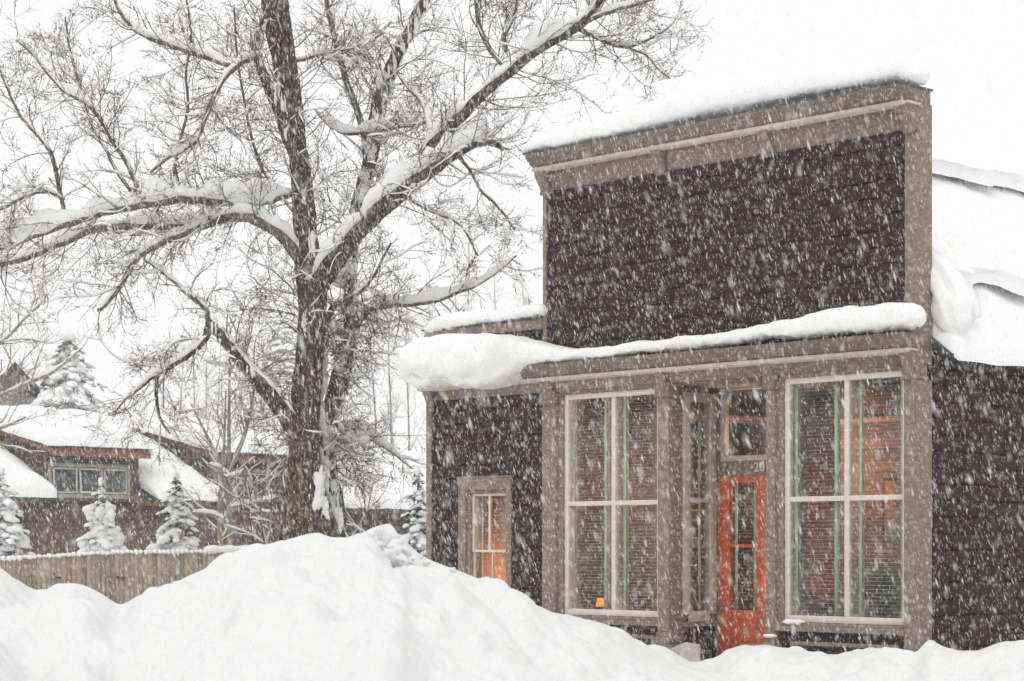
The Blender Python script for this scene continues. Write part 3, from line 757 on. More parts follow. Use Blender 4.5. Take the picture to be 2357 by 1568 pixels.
def tabline(top, bot, y, yf, yb):          # measured top and bottom outlines -> table
    out = []
    for (u, v) in top:
        vb = float(np.interp(u, [b[0] for b in bot], [b[1] for b in bot]))
        yfv = yf if not isinstance(yf, list) else float(np.interp(u, [b[0] for b in yf], [b[1] for b in yf]))
        yref = yfv*.6 if y is None else y
        x, zt = F(u, v, yref); _, zb = F(u, vb, yfv*.95)
        out.append((x, zb, zt, yfv, yb))
    return out
sweep_snow('snow_drift', tabline(
    [(1205,340),(1222,318),(1300,295),(1400,268),(1460,240),(1540,212),(1620,196),(1700,182),(1800,166),(1900,154),(2000,146),(2030,136),(2066,126),(2082,126)],
    [(1205,352),(1300,336),(1440,312),(1600,270),(1620,262),(1700,252),(1800,230),(2060,180),(2080,176)], -.3, -.44, .33), 'long snow cap along the top of the false front', seed=1, er=(.3,.13))
sweep_snow('snow_drift', tabline(
    [(972,755),(985,735),(1020,722),(1100,713),(1180,703),(1230,697),(1252,697)],
    [(972,768),(985,766),(1252,725)], -.1, -.13, .45), 'straight snow cap on the low parapet of the left wing', seed=2)
sweep_snow('snow_drift', tabline(
    [(938,838),(948,800),(975,783),(1030,772),(1100,768),(1160,768),(1205,777),(1250,790),(1290,797),(1340,800),(1420,794),(1500,785),(1600,772),(1700,760),(1780,746),(1850,727),(1930,711),(2000,703),(2060,699),(2112,697)],
    [(938,870),(948,878),(985,890),(1040,876),(1080,884),(1115,894),(1150,888),(1180,866),(1195,848),(1215,836),(1300,829),(1400,820),(1500,808),(1620,794),(1780,776),(1860,773),(1880,776),(1950,762),(2050,756),(2112,750)],
    None, [(938,-.75),(1000,-.95),(1100,-.95),(1170,-.75),(1215,-.42),(1300,-.38),(2134,-.39)], .0), 'snow roll on the ledge over the windows with a big overhang at left', seed=3, n=320, big=True)
f = MB()
for u in (1812, 1826, 1838):
    x, z = F(u, 1432, -.05); blob(f, (x, -.035, .755), .09, .035, .03, .25, seed=u)
o = f.build('snow_patch', M['snow'], None, smooth=True, loc=(CX, CY, 0), rz=ANG); tag(o, 'small snow patch on the left end of the right window sill', 'snow')
f = MB(); blob(f, (XC0+.08, -.07, .57), .11, .05, .025, .2); o = f.build('snow_patch', M['snow'], None, smooth=True, loc=(CX, CY, 0), rz=ANG); tag(o, 'thin snow patch on the pilaster block right of the door', 'snow')

def pillow(mb, P00, P10, P11, P01, t, edge=.5, nu=60, nv=30, rough=.06, seed=0, drop=0.0, spread=.12, up=(0,0,1), wob=0.0):
    P00, P10, P11, P01 = map(lambda p: np.array(p, float), (P00, P10, P11, P01)); up = np.array(up, float)
    a = (P10-P00); b = (P01-P00); La, Lb = np.linalg.norm(a), np.linalg.norm(b); an, bn = a/La, b/Lb
    def warp(n): q = np.linspace(0, 1, n); return q - .08*np.sin(2*math.pi*q)
    U_ = warp(nu); V_ = warp(nv)
    top = np.zeros((nv, nu, 3)); bot = np.zeros((nv, nu, 3))
    for j, q in enumerate(V_):
        for i, p in enumerate(U_):
            base = P00*(1-p)*(1-q)+P10*p*(1-q)+P11*p*q+P01*(1-p)*q
            if wob: base = base + bn*(wob*(1-q)*(fbm(base[1]*.8+seed, 2.2, 1)*1.4 + .35*mnoise.noise(Vector((base[1]*4, seed, 2)))))
            ea = min(p, 1-p)*La; eb = min(q, 1-q)*Lb
            e = 1 - math.exp(-2.2*min(ea, eb)/edge) if min(ea, eb) > 0 else 0
            e1 = math.sqrt(max(0, 1-(1-min(1, ea/edge))**2)); e2 = math.sqrt(max(0, 1-(1-min(1, eb/edge))**2))
            e = min(e1, e2)*.5 + e1*e2*.5
            tt = t(p, q) if callable(t) else t
            h = tt*e*(1 + .3*fbm(base[0]*.7+seed, base[1]*.7, base[2]*.7)) + rough*fbm(base[0]*1.8, base[1]*1.8, base[2]*1.8+seed)*e
            pr = base + up*h
            sp = spread*math.sin(math.pi*min(1, e))
            pr = pr + (an*(1 if p > .5 else -1)*sp*(1-e1) + bn*(1 if q > .5 else -1)*sp*(1-e2))
            if wob: pr = pr + up*.16*(1-e2)*(q < .5)*(1+.5*mnoise.noise(Vector((base[1]*1.7, seed, 5))))
            top[j, i] = pr
            bot[j, i] = base - up*drop*(1-e)*(.6+.4*mnoise.noise(Vector((base[0]*2, base[1]*2, seed))))
    F_ = grid_faces(nu, nv); mb.addq(top, F_); mb.addq(bot, F_[:, ::-1])
    idx = [j*nu for j in range(nv)]; 
    def strip(ids):
        A = np.array([top[i//nu, i % nu] for i in ids]); Bq = np.array([bot[i//nu, i % nu] for i in ids]); k = len(ids)
        V = np.concatenate([A, Bq]); mb.addq(V, np.array([(m, m+1, k+m+1, k+m) for m in range(k-1)]))
    strip([j*nu for j in range(nv)][::-1]); strip([j*nu+nu-1 for j in range(nv)]); strip(list(range(nu))); strip([(nv-1)*nu+i for i in range(nu)][::-1])

# side roof snow in three layers
def rp(x, y, dz=0): return (x, y, RZ0 + (RZ1-RZ0)*(.28-x)/(.28-RX) + dz)
f = MB(); pillow(f, rp(.36,.32,-.02), rp(.36,14,-.02), rp(RX,14), rp(RX,.32), .30, .4, 120, 40, .05, 3, drop=.06, spread=.06)
o = f.build('roof_snow', M['snow'], None, smooth=True, loc=(CX, CY, 0), rz=ANG); tag(o, 'lowest snow sheet on the side roof, edged along the eave', 'snow', 'snow layers on the side roof')
f = MB()
def mid(p, q): return .42
pillow(f, rp(-.42,.9,.40), rp(-.60,14,.40), rp(RX,14,.28), rp(RX,.3,.28), .34, .30, 130, 44, .07, 8, drop=-.03, spread=.2, wob=.22)
o = f.build('roof_snow', M['snow'], None, smooth=True, loc=(CX, CY, 0), rz=ANG); tag(o, 'thick middle snow layer with a rolled lower edge on the side roof', 'snow', 'snow layers on the side roof')
f = MB(); pillow(f, rp(RX+.75,.3,.74), rp(RX+.75,14,.74), rp(RX-1.2,14,.1), rp(RX-1.2,.3,.1), .36, .4, 110, 28, .07, 5, drop=-.02, spread=.2, wob=.22)
o = f.build('roof_snow', M['snow'], None, smooth=True, loc=(CX, CY, 0), rz=ANG); tag(o, 'upper snow drift overhanging along the ridge of the side roof', 'snow', 'snow layers on the side roof')
f = MB()
tube(f, spline([(-1.5,.46,RZ0+2.05),(-1.1,.5,RZ0+1.75),(-.6,.52,RZ0+1.35),(-.15,.5,RZ0+1.0),(.1,.5,RZ0+.66),(.2,.5,RZ0+.38),(.26,.5,RZ0+.2)], 9), list(np.interp(np.linspace(0,1,55), [0,.15,.5,.75,.92,.98,1], [.06,.16,.24,.25,.17,.10,.02])), 30, rough=.16, seed=3)
tube(f, spline([(-.9,.75,RZ0+1.35),(-.4,.85,RZ0+1.05),(.0,.9,RZ0+.75),(.15,.9,RZ0+.52),(.18,.9,RZ0+.42)], 8), list(np.interp(np.linspace(0,1,33), [0,.2,.6,.9,1], [.04,.12,.15,.10,.02])), 24, rough=.16, seed=8)
o = f.build('slid_snow', M['snow'], None, smooth=True, loc=(CX, CY, 0), rz=ANG); tag(o, 'lumpy slid snow piled against the back edge of the false front', 'snow')
f = MB(); blob(f, (XW-.17, 2.0, 3.8), .25, 1.0, .22, .05, 14, 8); o = f.build('snow_mound', M['snow'], None, smooth=True, loc=(CX, CY, 0), rz=ANG); tag(o, 'small snow mound on the rear eave left of the wing', 'snow')

# ------------------------------------------------------------------ fence
FA = np.array(W(-70, 1259, 34.6)[:2]); FB_ = np.array([.7188, .6953])
fu = lambda u: ((u-U0)/FP*FA[1]-FA[0])/(FB_[0]-(u-U0)/FP*FB_[1])
FANG = math.atan2(FB_[1], FB_[0])
fen = empty('board_fence', (FA[0], FA[1], 0), FANG, 'weathered brown board fence with snow on every picket top', 'fence')
def ftop(t): return float(np.interp(t, [0, fu(0), fu(285), fu(640)], [1.47, 1.49, 1.60, 1.61]))
tg0, tg1 = fu(123), fu(291)
pk = MB(); pk2 = MB(); gt = MB(); sn = MB(); rnd = random.Random(5); t = 0.0
while t < fu(700):
    wv = .098; zt = ftop(t+.05) + rnd.uniform(-.008, .008); dst = gt if tg0 < t+.05 < tg1 else (pk if t < tg0 else pk2)
    yy = rnd.uniform(-.003, .003); x0, x1 = t+.0025, t+wv-.0025; c = .025
    prof = [(x0,-.2),(x1,-.2),(x1,zt-c),(x1-c,zt),(x0+c,zt),(x0,zt-c)]
    v = [(x, yy, z) for x, z in prof]+[(x, yy+.018, z) for x, z in prof]; nn = 6
    dst.add(v, [tuple(range(nn)), tuple(reversed(range(nn, 2*nn)))]+[(i, nn+i, nn+(i+1) % nn, (i+1) % nn) for i in range(nn)])
    if t < fu(480): blob(sn, ((x0+x1)/2+rnd.uniform(-.006,.006), .009, zt+.012), .044, .045, rnd.uniform(.022,.05), .2, 10, 7, seed=t)
    t += wv
pk.build('board_panel', M['fence'], fen); pk2.build('board_panel', M['fence'], fen)
g_ = gt.build('gate', M['fence'], fen); g_['label'] = 'gate section with dark hinges'
sn.build('snow_cover', M['snow'], fen, smooth=True)
b = MB(); b.box(0, fu(700), .02, .06, .35, .44); b.box(0, fu(700), .02, .06, 1.15, 1.24); b.build('rail', M['fence'], fen)
for u in (291, 500, 30):
    tt = fu(u); b = MB(); b.box(tt-.045, tt+.05, -.022 if u == 291 else .02, .11, -.2, ftop(tt)-.02); b.build('post', M['fence'], fen)
for u in (123, 283):
    tt = fu(u); b = MB(); zc = EYE-(1326-VH)/FP*36.3
    b.box(tt-.01, tt+.015, -.03, -.004, zc-.06, zc+.07); b.box(tt, tt+.14*(1 if u < 200 else -1), -.028, -.006, zc-.035, zc-.008); b.box(tt-.03, tt+.03, -.034, -.008, zc-.05, zc-.02)
    b.build('hinge', M['dark'], g_)
f = MB(); pts = [(x, .01, ftop(x)+.05) for x in np.linspace(fu(470), fu(700), 24)]
tube(f, pts, [.03]+[.07+.012*math.sin(k*1.7) for k in range(22)]+[.03], 10)
f.build('snow_cover', M['snow'], fen, smooth=True)

# ------------------------------------------------------------------ red house behind
HO = W(0, 1259, 58)
HANG = math.atan2(.6953, .7188)
hs_ = empty('red_house', (HO[0], HO[1], 0), HANG, 'long dark red house with two shed dormers under deep roof snow', 'house')
f = MB(); f.box(-9, 12.3, .3, 9, -.3, 3.2); f.box(12.3, 26, .5, 8, -.3, 3.05)
f.build('wall', M['redwood'], hs_)
for q in ((-9, 1.3, .26, .298, 2.92, 3.16), (4.8, 7.2, .26, .298, 2.92, 3.16), (12.4, 26, .46, .498, 2.8, 3.05)):
    f = MB(); f.box(*q); f.build('fascia', M['redtrim'], hs_)
def hroof(x0, x1, ze, zr, y0=-.35, yr=4.8):
    f = MB(); f.add([(x0,y0,ze-.1),(x1,y0,ze-.1),(x1,yr,zr),(x0,yr,zr),(x0,2*yr-y0,ze),(x1,2*yr-y0,ze),(x0,y0,ze-.2),(x1,y0,ze-.2),(x1,yr,zr-.12),(x0,yr,zr-.12)], [(0,1,2,3),(3,2,5,4),(0,6,7,1),(7,6,9,8),(0,3,9,6),(1,7,8,2)])
    return f
f = MB()
for args in ((-9, 1.45, 3.2, 5.5), (4.8, 7.2, 3.2, 5.5), (10.85, 12.4, 3.2, 5.5), (12.4, 26, 3.05, 4.75, -.1, 4.4)):
    f2 = hroof(*args); f.v += f2.v; f.f += [tuple(i+f.n for i in q) for q in f2.f]; f.n += f2.n
f.build('roof', M['roofedge'], hs_)
def hz(y): return 3.1 + (5.5-3.1)*(y+.35)/5.15
DOR = [(1.57, 4.64), (7.3, 10.7)]
DZ = 4.5
for k, (a, b_) in enumerate(DOR):
    f = MB()
    # front wall and cheeks down to the eave, roof pitching up to the main roof
    f.box(a, b_, .1, .298, 3.0, DZ-.05)
    for xx in (a, b_-.12): f.add([(xx,.3,3.0),(xx,.3,DZ-.05),(xx,3.2,DZ+.85),(xx,4.6,5.3),(xx+.12,.3,3.0),(xx+.12,.3,DZ-.05),(xx+.12,3.2,DZ+.85),(xx+.12,4.6,5.3)], [(0,1,2,3),(7,6,5,4),(0,4,5,1),(1,5,6,2)])
    d_ = f.build('dormer', M['redwood'], hs_)
    f = MB(); f.prism([(-.25,DZ-.2),(-.25,DZ+.03),(-.2,DZ+.05),(4.7,5.6),(4.7,5.45),(-.2,DZ-.12)], a-.15, b_+.15); f.box(a-.16, b_+.16, -.30, -.252, DZ-.22, DZ+.0)
    f.build('dormer_roof', M['redtrim'], d_)
    f = MB(); f.prism([(-.32,DZ+.03),(-.32,DZ+.085),(4.7,5.68),(4.7,5.62)], a-.2, b_+.2); f.build('roof_edge', M['roofedge'], d_)
    wz0, wz1 = 3.22, 3.98
    f = MB(); wa, wb = a+.12, b_-.42; f.box(wa-.1, wb+.1, .05, .1, wz0-.12, wz0); f.box(wa-.1, wb+.1, .05, .1, wz1, wz1+.12); f.box(wa-.1, wa, .05, .1, wz0, wz1); f.box(wb, wb+.1, .05, .1, wz0, wz1)
    w3 = (wb-wa)/3
    for i in (1, 2): f.box(wa+i*w3-.03, wa+i*w3+.03, .05, .1, wz0, wz1)
    wn_ = f.build('window', M['greenpaint'], d_)
    for i in range(3):
        xa, xb = wa+i*w3+.035, wa+(i+1)*w3-.035; f = MB(); f.frame(xa, xb, wz0+.02, wz1-.02, .05, 0, .03)
        o = f.build('sash', M['cream'], wn_)
        g = MB(); g.box(xa+.05, xb-.05, .012, .018, wz0+.07, wz1-.07)
        g.build('pane', M['dormerglass'] if 'dormerglass' in M else M.setdefault('dormerglass', simple('dark_dormer_glass', (.07,.085,.08), None, (2,2,2), 2, .08, 0)), wn_)
        o.location = (0, .03, 0)
        if i == 1 and k == 0: o.rotation_euler = (R(-7), 0, 0); o.location = (0, -.46, .0+.03)
f = MB(); pillow(f, (-9,-.75,3.12), (1.35,-.75,3.12), (1.35,4.9,5.6), (-9,4.9,5.6), .42, .55, 60, 34, .08, 11, drop=.08, spread=.2)
f.build('snow_cover', M['snow'], hs_, smooth=True)
f = MB(); pillow(f, (4.75,-.75,3.12), (7.15,-.75,3.12), (7.15,4.9,5.6), (4.75,4.9,5.6), .42, .55, 40, 34, .08, 12, drop=.08, spread=.2)
f.build('snow_cover', M['snow'], hs_, smooth=True)
f = MB(); pillow(f, (12.0,-.4,2.98), (26,-.4,2.98), (26,4.5,4.85), (12.0,4.5,4.85), .45, .6, 60, 34, .06, 13, drop=.08, spread=.2)
f.build('snow_cover', M['snow'], hs_, smooth=True)
f = MB(); pillow(f, (10.85,-.7,3.12), (12.4,-.7,3.12), (12.4,4.9,5.6), (10.85,4.9,5.6), .42, .55, 30, 30, .08, 14, drop=.08, spread=.2)
f.build('snow_cover', M['snow'], hs_, smooth=True)
for a, b_ in DOR:
    f = MB(); pillow(f, (a-.35,-.45,DZ+.08), (b_+.3,-.45,DZ+.08), (b_+.3,5.1,5.72), (a-.35,5.1,5.72), .40, .4, 50, 34, .06, a, drop=.04, spread=.15)
    f.build('snow_cover', M['snow'], hs_, smooth=True)
f = MB(); pillow(f, (-9,4.2,5.55), (12.5,4.2,5.55), (12.5,5.6,5.4), (-9,5.6,5.4), .42, .5, 80, 12, .06, 2, spread=.1); f.build('snow_cover', M['snow'], hs_, smooth=True)

# distant gabled house
go = W(35, 1259, 92); gh = empty('gabled_house', (go[0], go[1], 0), R(12), 'small faded gabled house top behind the snowy roof at the far left', 'house')
f = MB(); zp = EYE+(VH-850)/FP*92; ze = EYE+(VH-905)/FP*92
f.add([(-.95,0,0),(.95,0,0),(.95,0,ze),(0,0,zp),(-.95,0,ze),(-.95,6,0),(.95,6,0),(.95,6,ze),(0,6,zp),(-.95,6,ze)], [(0,1,2,3,4),(9,8,7,6,5),(1,6,7,2),(5,0,4,9)])
f.build('wall', simple('faded_wall', (.16,.09,.075), (.11,.06,.055), (2,2,2), 2, .9), gh)
f = MB()
for s_ in (-1, 1): f.add([(0,-.3,zp+.12),(s_*1.3,-.3,ze-.35),(s_*1.3,6,ze-.35),(0,6,zp+.12),(0,-.3,zp+.3),(s_*1.45,-.3,ze-.3),(s_*1.45,6,ze-.3),(0,6,zp+.3)], [(0,1,2,3),(4,5,6,7),(0,1,5,4),(1,2,6,5)])
f.build('roof', M['roofedge'], gh)
f = MB(); pillow(f, (0,-.4,zp+.3), (0,6,zp+.3), (1.6,6,ze-.35), (1.6,-.4,ze-.35), .35, .4, 20, 20, .05, 2); pillow(f, (0,6,zp+.3), (0,-.4,zp+.3), (-1.6,-.4,ze-.35), (-1.6,6,ze-.35), .3, .4, 20, 20, .05, 4)
f.build('snow_cover', M['snow'], gh, smooth=True)
f = MB(); f.box(-3.5, 3, -1.5, 0, 0, EYE+(VH-912)/FP*90); f.build('lower_wall', simple('faded_boards', (.20,.17,.14), None, (2,2,2), 2, .9), gh)

# ------------------------------------------------------------------ trees
def limb_snow(mb, P, r, t, seed=0, wide=1.0, nseg=9, gaps=.0, taper=.12):
    """snow lying along the upper side of a limb"""
    n = len(P)
    T = np.gradient(P, axis=0); T /= np.maximum(np.linalg.norm(T, axis=1, keepdims=True), 1e-9)
    hor = np.sqrt(np.maximum(0, 1 - T[:, 2]**2))
    H = np.cross(T, [0, 0, 1.]); H /= np.maximum(np.linalg.norm(H, axis=1, keepdims=True), 1e-6)
    s = np.cumsum(np.concatenate([[0], np.linalg.norm(np.diff(P, axis=0), axis=1)]))
    tt = np.zeros(n)
    for i in range(n):
        k = .62 + .75*mnoise.noise(Vector((s[i]*1.7, seed, 0))) + .35*mnoise.noise(Vector((s[i]*5, seed, 3)))
        k = max(gaps and -0.05 or .16, k - gaps)
        e = min(1, (s[i])/taper+.05, (s[-1]-s[i])/taper+.05)
        tt[i] = t[i]*max(0, k)*hor[i]**1.6*e
    th = np.arange(nseg)/nseg*2*math.pi
    ok = tt > .006
    zc = r*.55 + tt*.45; hh = r*.35 + tt*.6; ww = np.where(ok, r*.92*wide + tt*.22, r*.3)
    hh = np.where(ok, hh, r*.2); zc = np.where(ok, zc, 0)
    V = P[:, None, :] + H[:, None, :]*(np.cos(th)[None, :, None]*ww[:, None, None])
    V[:, :, 2] += zc[:, None] + np.sin(th)[None]*hh[:, None]*(1+.12*np.sin(s*9+seed))[:, None]
    mb.addq(V, grid_faces(nseg, n, True))

def rnd_unit():
    v = RNG.normal(size=3); return v/np.linalg.norm(v)

def grow(tw, buds, snow, start, d, length, r0, level, up=.05, wob=.22, maxlevel=3, dens=(0,5.0,6.5,0), snowy=.5, droop=0.0, mid=None):
    n = max(4, int(length/.12)+2) if level < 2 else max(4, int(length/.1)+1); n = min(n, 14)
    step = length/(n-1); P = [np.array(start, float)]; d = np.array(d, float); d /= np.linalg.norm(d)
    cur = RNG.normal(size=3)*wob*.5
    for i in range(n-1):
        P.append(P[-1] + d*step)
        cur = cur*.7 + RNG.normal(size=3)*wob*.6
        d = d + cur*.5 + np.array([0, 0, up - droop*(1 - 1.8*i/n)]); d /= np.linalg.norm(d)
    P = np.array(P); r = r0*(1 - .62*np.linspace(0, 1, n)**.9)
    tube(mid if (mid is not None and level <= 1) else tw, P, r, 5 if level <= 1 else 3)
    if snow is not None and level <= 2 and RNG.random() < snowy and length > .3:
        limb_snow(snow, P, np.maximum(r, .008), np.full(n, .035 + .05*(level == 1)*RNG.random() + .012), seed=RNG.random()*50, wide=1.15, nseg=6, gaps=.22)
    if level < maxlevel:
        k = RNG.poisson(dens[level]*length) + (1 if level < 3 else 0)
        for _ in range(k):
            f = RNG.uniform(.12, 1.0)**.85; idx = min(n-2, int(f*(n-1)))
            t = P[idx+1]-P[idx]; t /= np.linalg.norm(t)
            q = rnd_unit(); q -= t*np.dot(q, t); q /= np.linalg.norm(q)
            ang = RNG.uniform(.5, 1.15); nd = t*math.cos(ang)+q*math.sin(ang)
            nl = length*(1-f*.45)*RNG.uniform(.32, .75)
            if level >= 2: nl = RNG.uniform(.08, .32)
            nl = max(nl, .08)
            grow(tw, buds, snow, P[idx], nd, nl, max(r[idx]*.62, .0044), level+1, up, wob*1.05, maxlevel, dens, snowy*.45, droop*.6, mid)
    if buds is not None and level >= 2:
        for i in range(1, n, 1 if level == 3 else 2):
            if RNG.random() < .45: buds.append(P[i] + RNG.normal(size=3)*.004)

def bipyr(mb, C, s, ax, L):                # many small double pyramids
    C = np.asarray(C); n = len(C)
    a = np.asarray(ax); a = a/np.linalg.norm(a, axis=1, keepdims=True)
    h = np.cross(a, np.tile([.2, .9, .37], (n, 1))); h /= np.linalg.norm(h, axis=1, keepdims=True); g = np.cross(a, h)
    L = np.broadcast_to(L, (n,))[:, None]; s = np.broadcast_to(s, (n,))[:, None]
    V = np.stack([C+a*L, C+h*s, C+(-.5*h+.866*g)*s, C+(-.5*h-.866*g)*s, C-a*L], 1)
    T = np.array([(0,1,2),(0,2,3),(0,3,1),(4,2,1),(4,3,2),(4,1,3)])
    mb.addq(V, (np.arange(n)[:, None, None]*5 + T[None]).reshape(-1, 3))

YT = 40.0; PXM = YT/FP
tb = W(706, 1259, YT)
oak = empty('cottonwood_tree', (0, 0, 0), 0, 'huge bare cottonwood with snow laden limbs left of the storefront', 'tree')
LIMBS = {  # name: ([(u, v, width px, depth offset)], kind, snow px)
 'trunk': ([(716,1330,150,0),(713,1250,134,0),(709,1195,110,0),(704,1130,82,0),(700,1060,68,0),(700,980,62,0),(705,900,66,0),(714,810,60,0),(719,720,60,0),(716,640,66,0),(705,560,56,0),(700,480,50,0),(693,400,44,0),(682,320,44,0),(672,240,46,0),(656,150,52,0),(642,70,56,0),(632,0,56,0),(620,-90,50,0)], 'bark', 0),
 'a': ([(760,1330,84,.4),(760,1200,66,.5),(754,1100,48,.65),(752,1010,46,.8),(768,930,44,.8),(788,850,40,.9),(806,780,34,1.0),(808,700,30,1.1),(806,620,30,1.2),(812,540,28,1.2),(824,460,26,1.2),(848,385,30,1.2),(862,300,34,1.1),(878,225,34,1.0),(900,160,32,.9),(928,95,28,.8),(958,40,26,.7),(985,-20,24,.6),(1010,-90,20,.5)], 'bark', 22),
 'b': ([(722,680,44,-.2),(748,628,52,-.4),(790,572,46,-.6),(842,512,44,-.8),(892,466,42,-1.0),(945,424,38,-1.1),(1000,384,32,-1.2),(1050,352,24,-1.2),(1096,328,18,-1.2),(1130,325,12,-1.1),(1160,345,8,-1.0)], 'bark', 72),
 'c': ([(945,424,24,-1.0),(978,352,26,-1.0),(1020,305,28,-1.1),(1068,258,28,-1.2),(1120,206,26,-1.3),(1178,160,26,-1.3),(1236,114,24,-1.4),(1300,80,22,-1.4),(1352,40,20,-1.5),(1385,-10,17,-1.5),(1410,-70,14,-1.6)], 'bark', 46),
 'd': ([(668,446,18,-.1),(650,452,17,-.3),(610,464,15,-.5),(560,470,16,-.7),(500,464,20,-1.0),(440,458,22,-1.3),(380,462,22,-1.5),(300,476,20,-1.7),(230,492,18,-1.9),(160,514,17,-2.1),(90,538,15,-2.2),(30,562,13,-2.3),(-60,590,11,-2.4)], 'limb', 40),
 'e': ([(694,600,36,0),(668,565,30,-.2),(636,533,26,-.4),(600,512,26,-.5),(560,498,26,-.7),(515,500,24,-.8),(470,518,20,-.9),(425,538,18,-1.0),(372,558,16,-1.1),(330,582,14,-1.2),(303,612,13,-1.2),(285,645,12,-1.3),(252,690,11,-1.3),(226,716,10,-1.4)], 'limb', 34),
 'f': ([(520,500,16,.2),(440,520,18,.3),(350,520,20,.3),(270,521,20,.2),(205,532,18,.1),(150,556,16,0),(90,582,15,-.1),(30,602,14,-.2),(-60,615,12,-.3)], 'limb', 30),
 'g': ([(690,1000,46,-.1),(662,958,42,-.3),(630,918,38,-.5),(596,876,34,-.7),(556,832,30,-.8),(520,785,27,-.9),(492,755,24,-1.0),(478,742,20,-1.0)], 'bark', 26),
 'h': ([(482,748,20,-1),(470,782,18,-1.1),(440,812,16,-1.2),(405,836,14,-1.3),(380,850,12,-1.3),(360,862,10,-1.4),(322,892,8,-1.5),(290,918,6,-1.6),(262,950,4,-1.7)], 'bark', 24),
 'i': ([(362,860,9,-1.4),(360,895,8,-1.4),(362,935,7,-1.4),(372,970,6,-1.5),(392,998,4,-1.5)], 'bark', 4),
 'j': ([(480,745,14,-1),(474,712,12,-1),(445,688,11,-1),(408,655,9,-1),(368,622,7,-1),(335,600,5,-1)], 'limb', 16),
 'k': ([(815,760,18,1.0),(835,728,16,.7),(862,708,14,.5),(905,703,12,.3),(960,700,11,.1),(1010,690,10,-.1),(1055,673,9,-.2),(1100,655,7,-.3),(1150,622,5,-.4),(1190,588,4,-.5)], 'limb', 24),
 'l': ([(845,390,16,1.2),(836,300,16,1.4),(815,235,15,1.5),(792,170,14,1.6),(774,100,13,1.6),(756,30,12,1.7),(745,-60,10,1.7)], 'limb', 18),
 'm': ([(915,168,9,.6),(938,200,9,.3),(966,228,9,0),(981,255,9,-.3),(988,295,10,-.7),(1000,330,11,-1.0)], 'limb', 16),
 'n': ([(722,250,2,.6),(745,278,4,.7),(765,294,6,.7),(800,308,8,.8),(850,302,8,.8),(900,296,8,.7),(950,288,7,.5),(985,282,6,.2)], 'limb', 26),
 'o': ([(1172,164,14,-1.3),(1140,130,13,-1.2),(1112,85,12,-1.1),(1100,40,11,-1.0),(1094,-30,9,-1.0)], 'limb', 20),
 'p': ([(1165,120,9,-1.3),(1160,90,8,-1.3),(1180,45,7,-1.3),(1196,-20,6,-1.3)], 'limb', 10),
 'q': ([(1330,65,12,-1.4),(1390,95,9,-1.3),(1440,108,8,-1.2),(1490,92,6,-1.1),(1540,62,4,-1.0),(1572,20,3,-.9)], 'limb', 8),
 'r': ([(1440,106,6,-1.2),(1490,130,5,-1.2),(1520,165,4,-1.1),(1560,192,3,-1.1)], 'limb', 4),
 's': ([(1345,50,11,-1.5),(1400,28,10,-1.6),(1460,12,8,-1.7),(1530,-10,6,-1.8)], 'limb', 14),
 't': ([(688,380,26,-.2),(662,320,26,-.3),(644,262,26,-.4),(618,200,24,-.5),(598,150,20,-.5),(588,110,16,-.6),(602,60,13,-.6),(622,10,11,-.7),(640,-50,9,-.7)], 'bark', 14),
 'u': ([(596,128,15,-.6),(560,142,14,-.8),(530,165,13,-.9),(506,195,12,-1.0),(488,232,11,-1.1),(470,280,9,-1.2),(455,318,9,-1.2),(425,345,9,-1.3),(385,365,8,-1.4),(345,398,7,-1.4)], 'limb', 26),
 'v': ([(530,152,12,-.9),(480,134,12,-.9),(430,118,12,-1.0),(372,97,12,-1.1),(318,74,11,-1.2),(288,45,9,-1.3),(268,10,8,-1.4),(255,-40,7,-1.4)], 'limb', 20),
 'w': ([(152,505,9,-2.1),(140,450,10,-2.1),(130,402,10,-2.1),(116,350,10,-2.2),(85,310,9,-2.2),(48,268,8,-2.3),(20,210,6,-2.4),(-5,150,5,-2.5)], 'limb', 14),
 'x': ([(148,462,9,-2.1),(112,441,9,-2.2),(68,448,8,-2.4),(20,472,7,-2.5),(-30,500,6,-2.6)], 'limb', 16),
 'y': ([(330,470,12,-1.6),(312,420,12,-1.7),(290,372,12,-1.8),(258,322,11,-1.9),(232,275,10,-1.9),(195,238,9,-2.0),(150,212,7,-2.1),(112,172,6,-2.2),(72,122,5,-2.3),(36,92,4,-2.4)], 'limb', 18),
 'z': ([(300,440,8,-1.6),(268,392,8,-1.5),(238,335,7,-1.4),(205,270,7,-1.3),(180,190,6,-1.2),(160,110,5,-1.1),(150,40,4,-1.0)], 'limb', 8),
 'aa': ([(430,460,8,-1.2),(405,400,8,-1.1),(410,340,7,-1.0),(432,250,7,-.9),(428,170,6,-.8),(440,80,5,-.7),(430,0,4,-.6)], 'limb', 6),
 'bb': ([(700,520,8,.2),(640,440,8,.4),(600,380,7,.5),(575,300,7,.6),(560,220,6,.6),(545,120,5,.7),(540,20,4,.8)], 'limb', 6),
 'cc': ([(1050,352,10,-1.1),(1080,390,8,-1.0),(1110,440,7,-.9),(1150,480,6,-.8),(1185,530,4,-.7)], 'limb', 6),
 'dd': ([(930,440,9,-1),(960,470,7,-1),(1000,490,6,-1),(1060,520,5,-.9),(1100,590,4,-.8)], 'limb', 8),
 'ee': ([(650,150,8,.2),(720,130,9,.4),(780,120,8,.6),(860,90,7,.8),(900,50,6,1.0)], 'limb', 10),
 'ff': ([(700,900,14,.4),(760,720,16,.3),(800,690,10,.2),(850,650,7,.1),(900,560,5,0)], 'limb', 6),
 'gg': ([(770,960,14,.8),(810,1000,12,.9),(850,1010,9,1.0),(900,1040,6,1.1),(950,1080,4,1.1)], 'limb', 26),
}
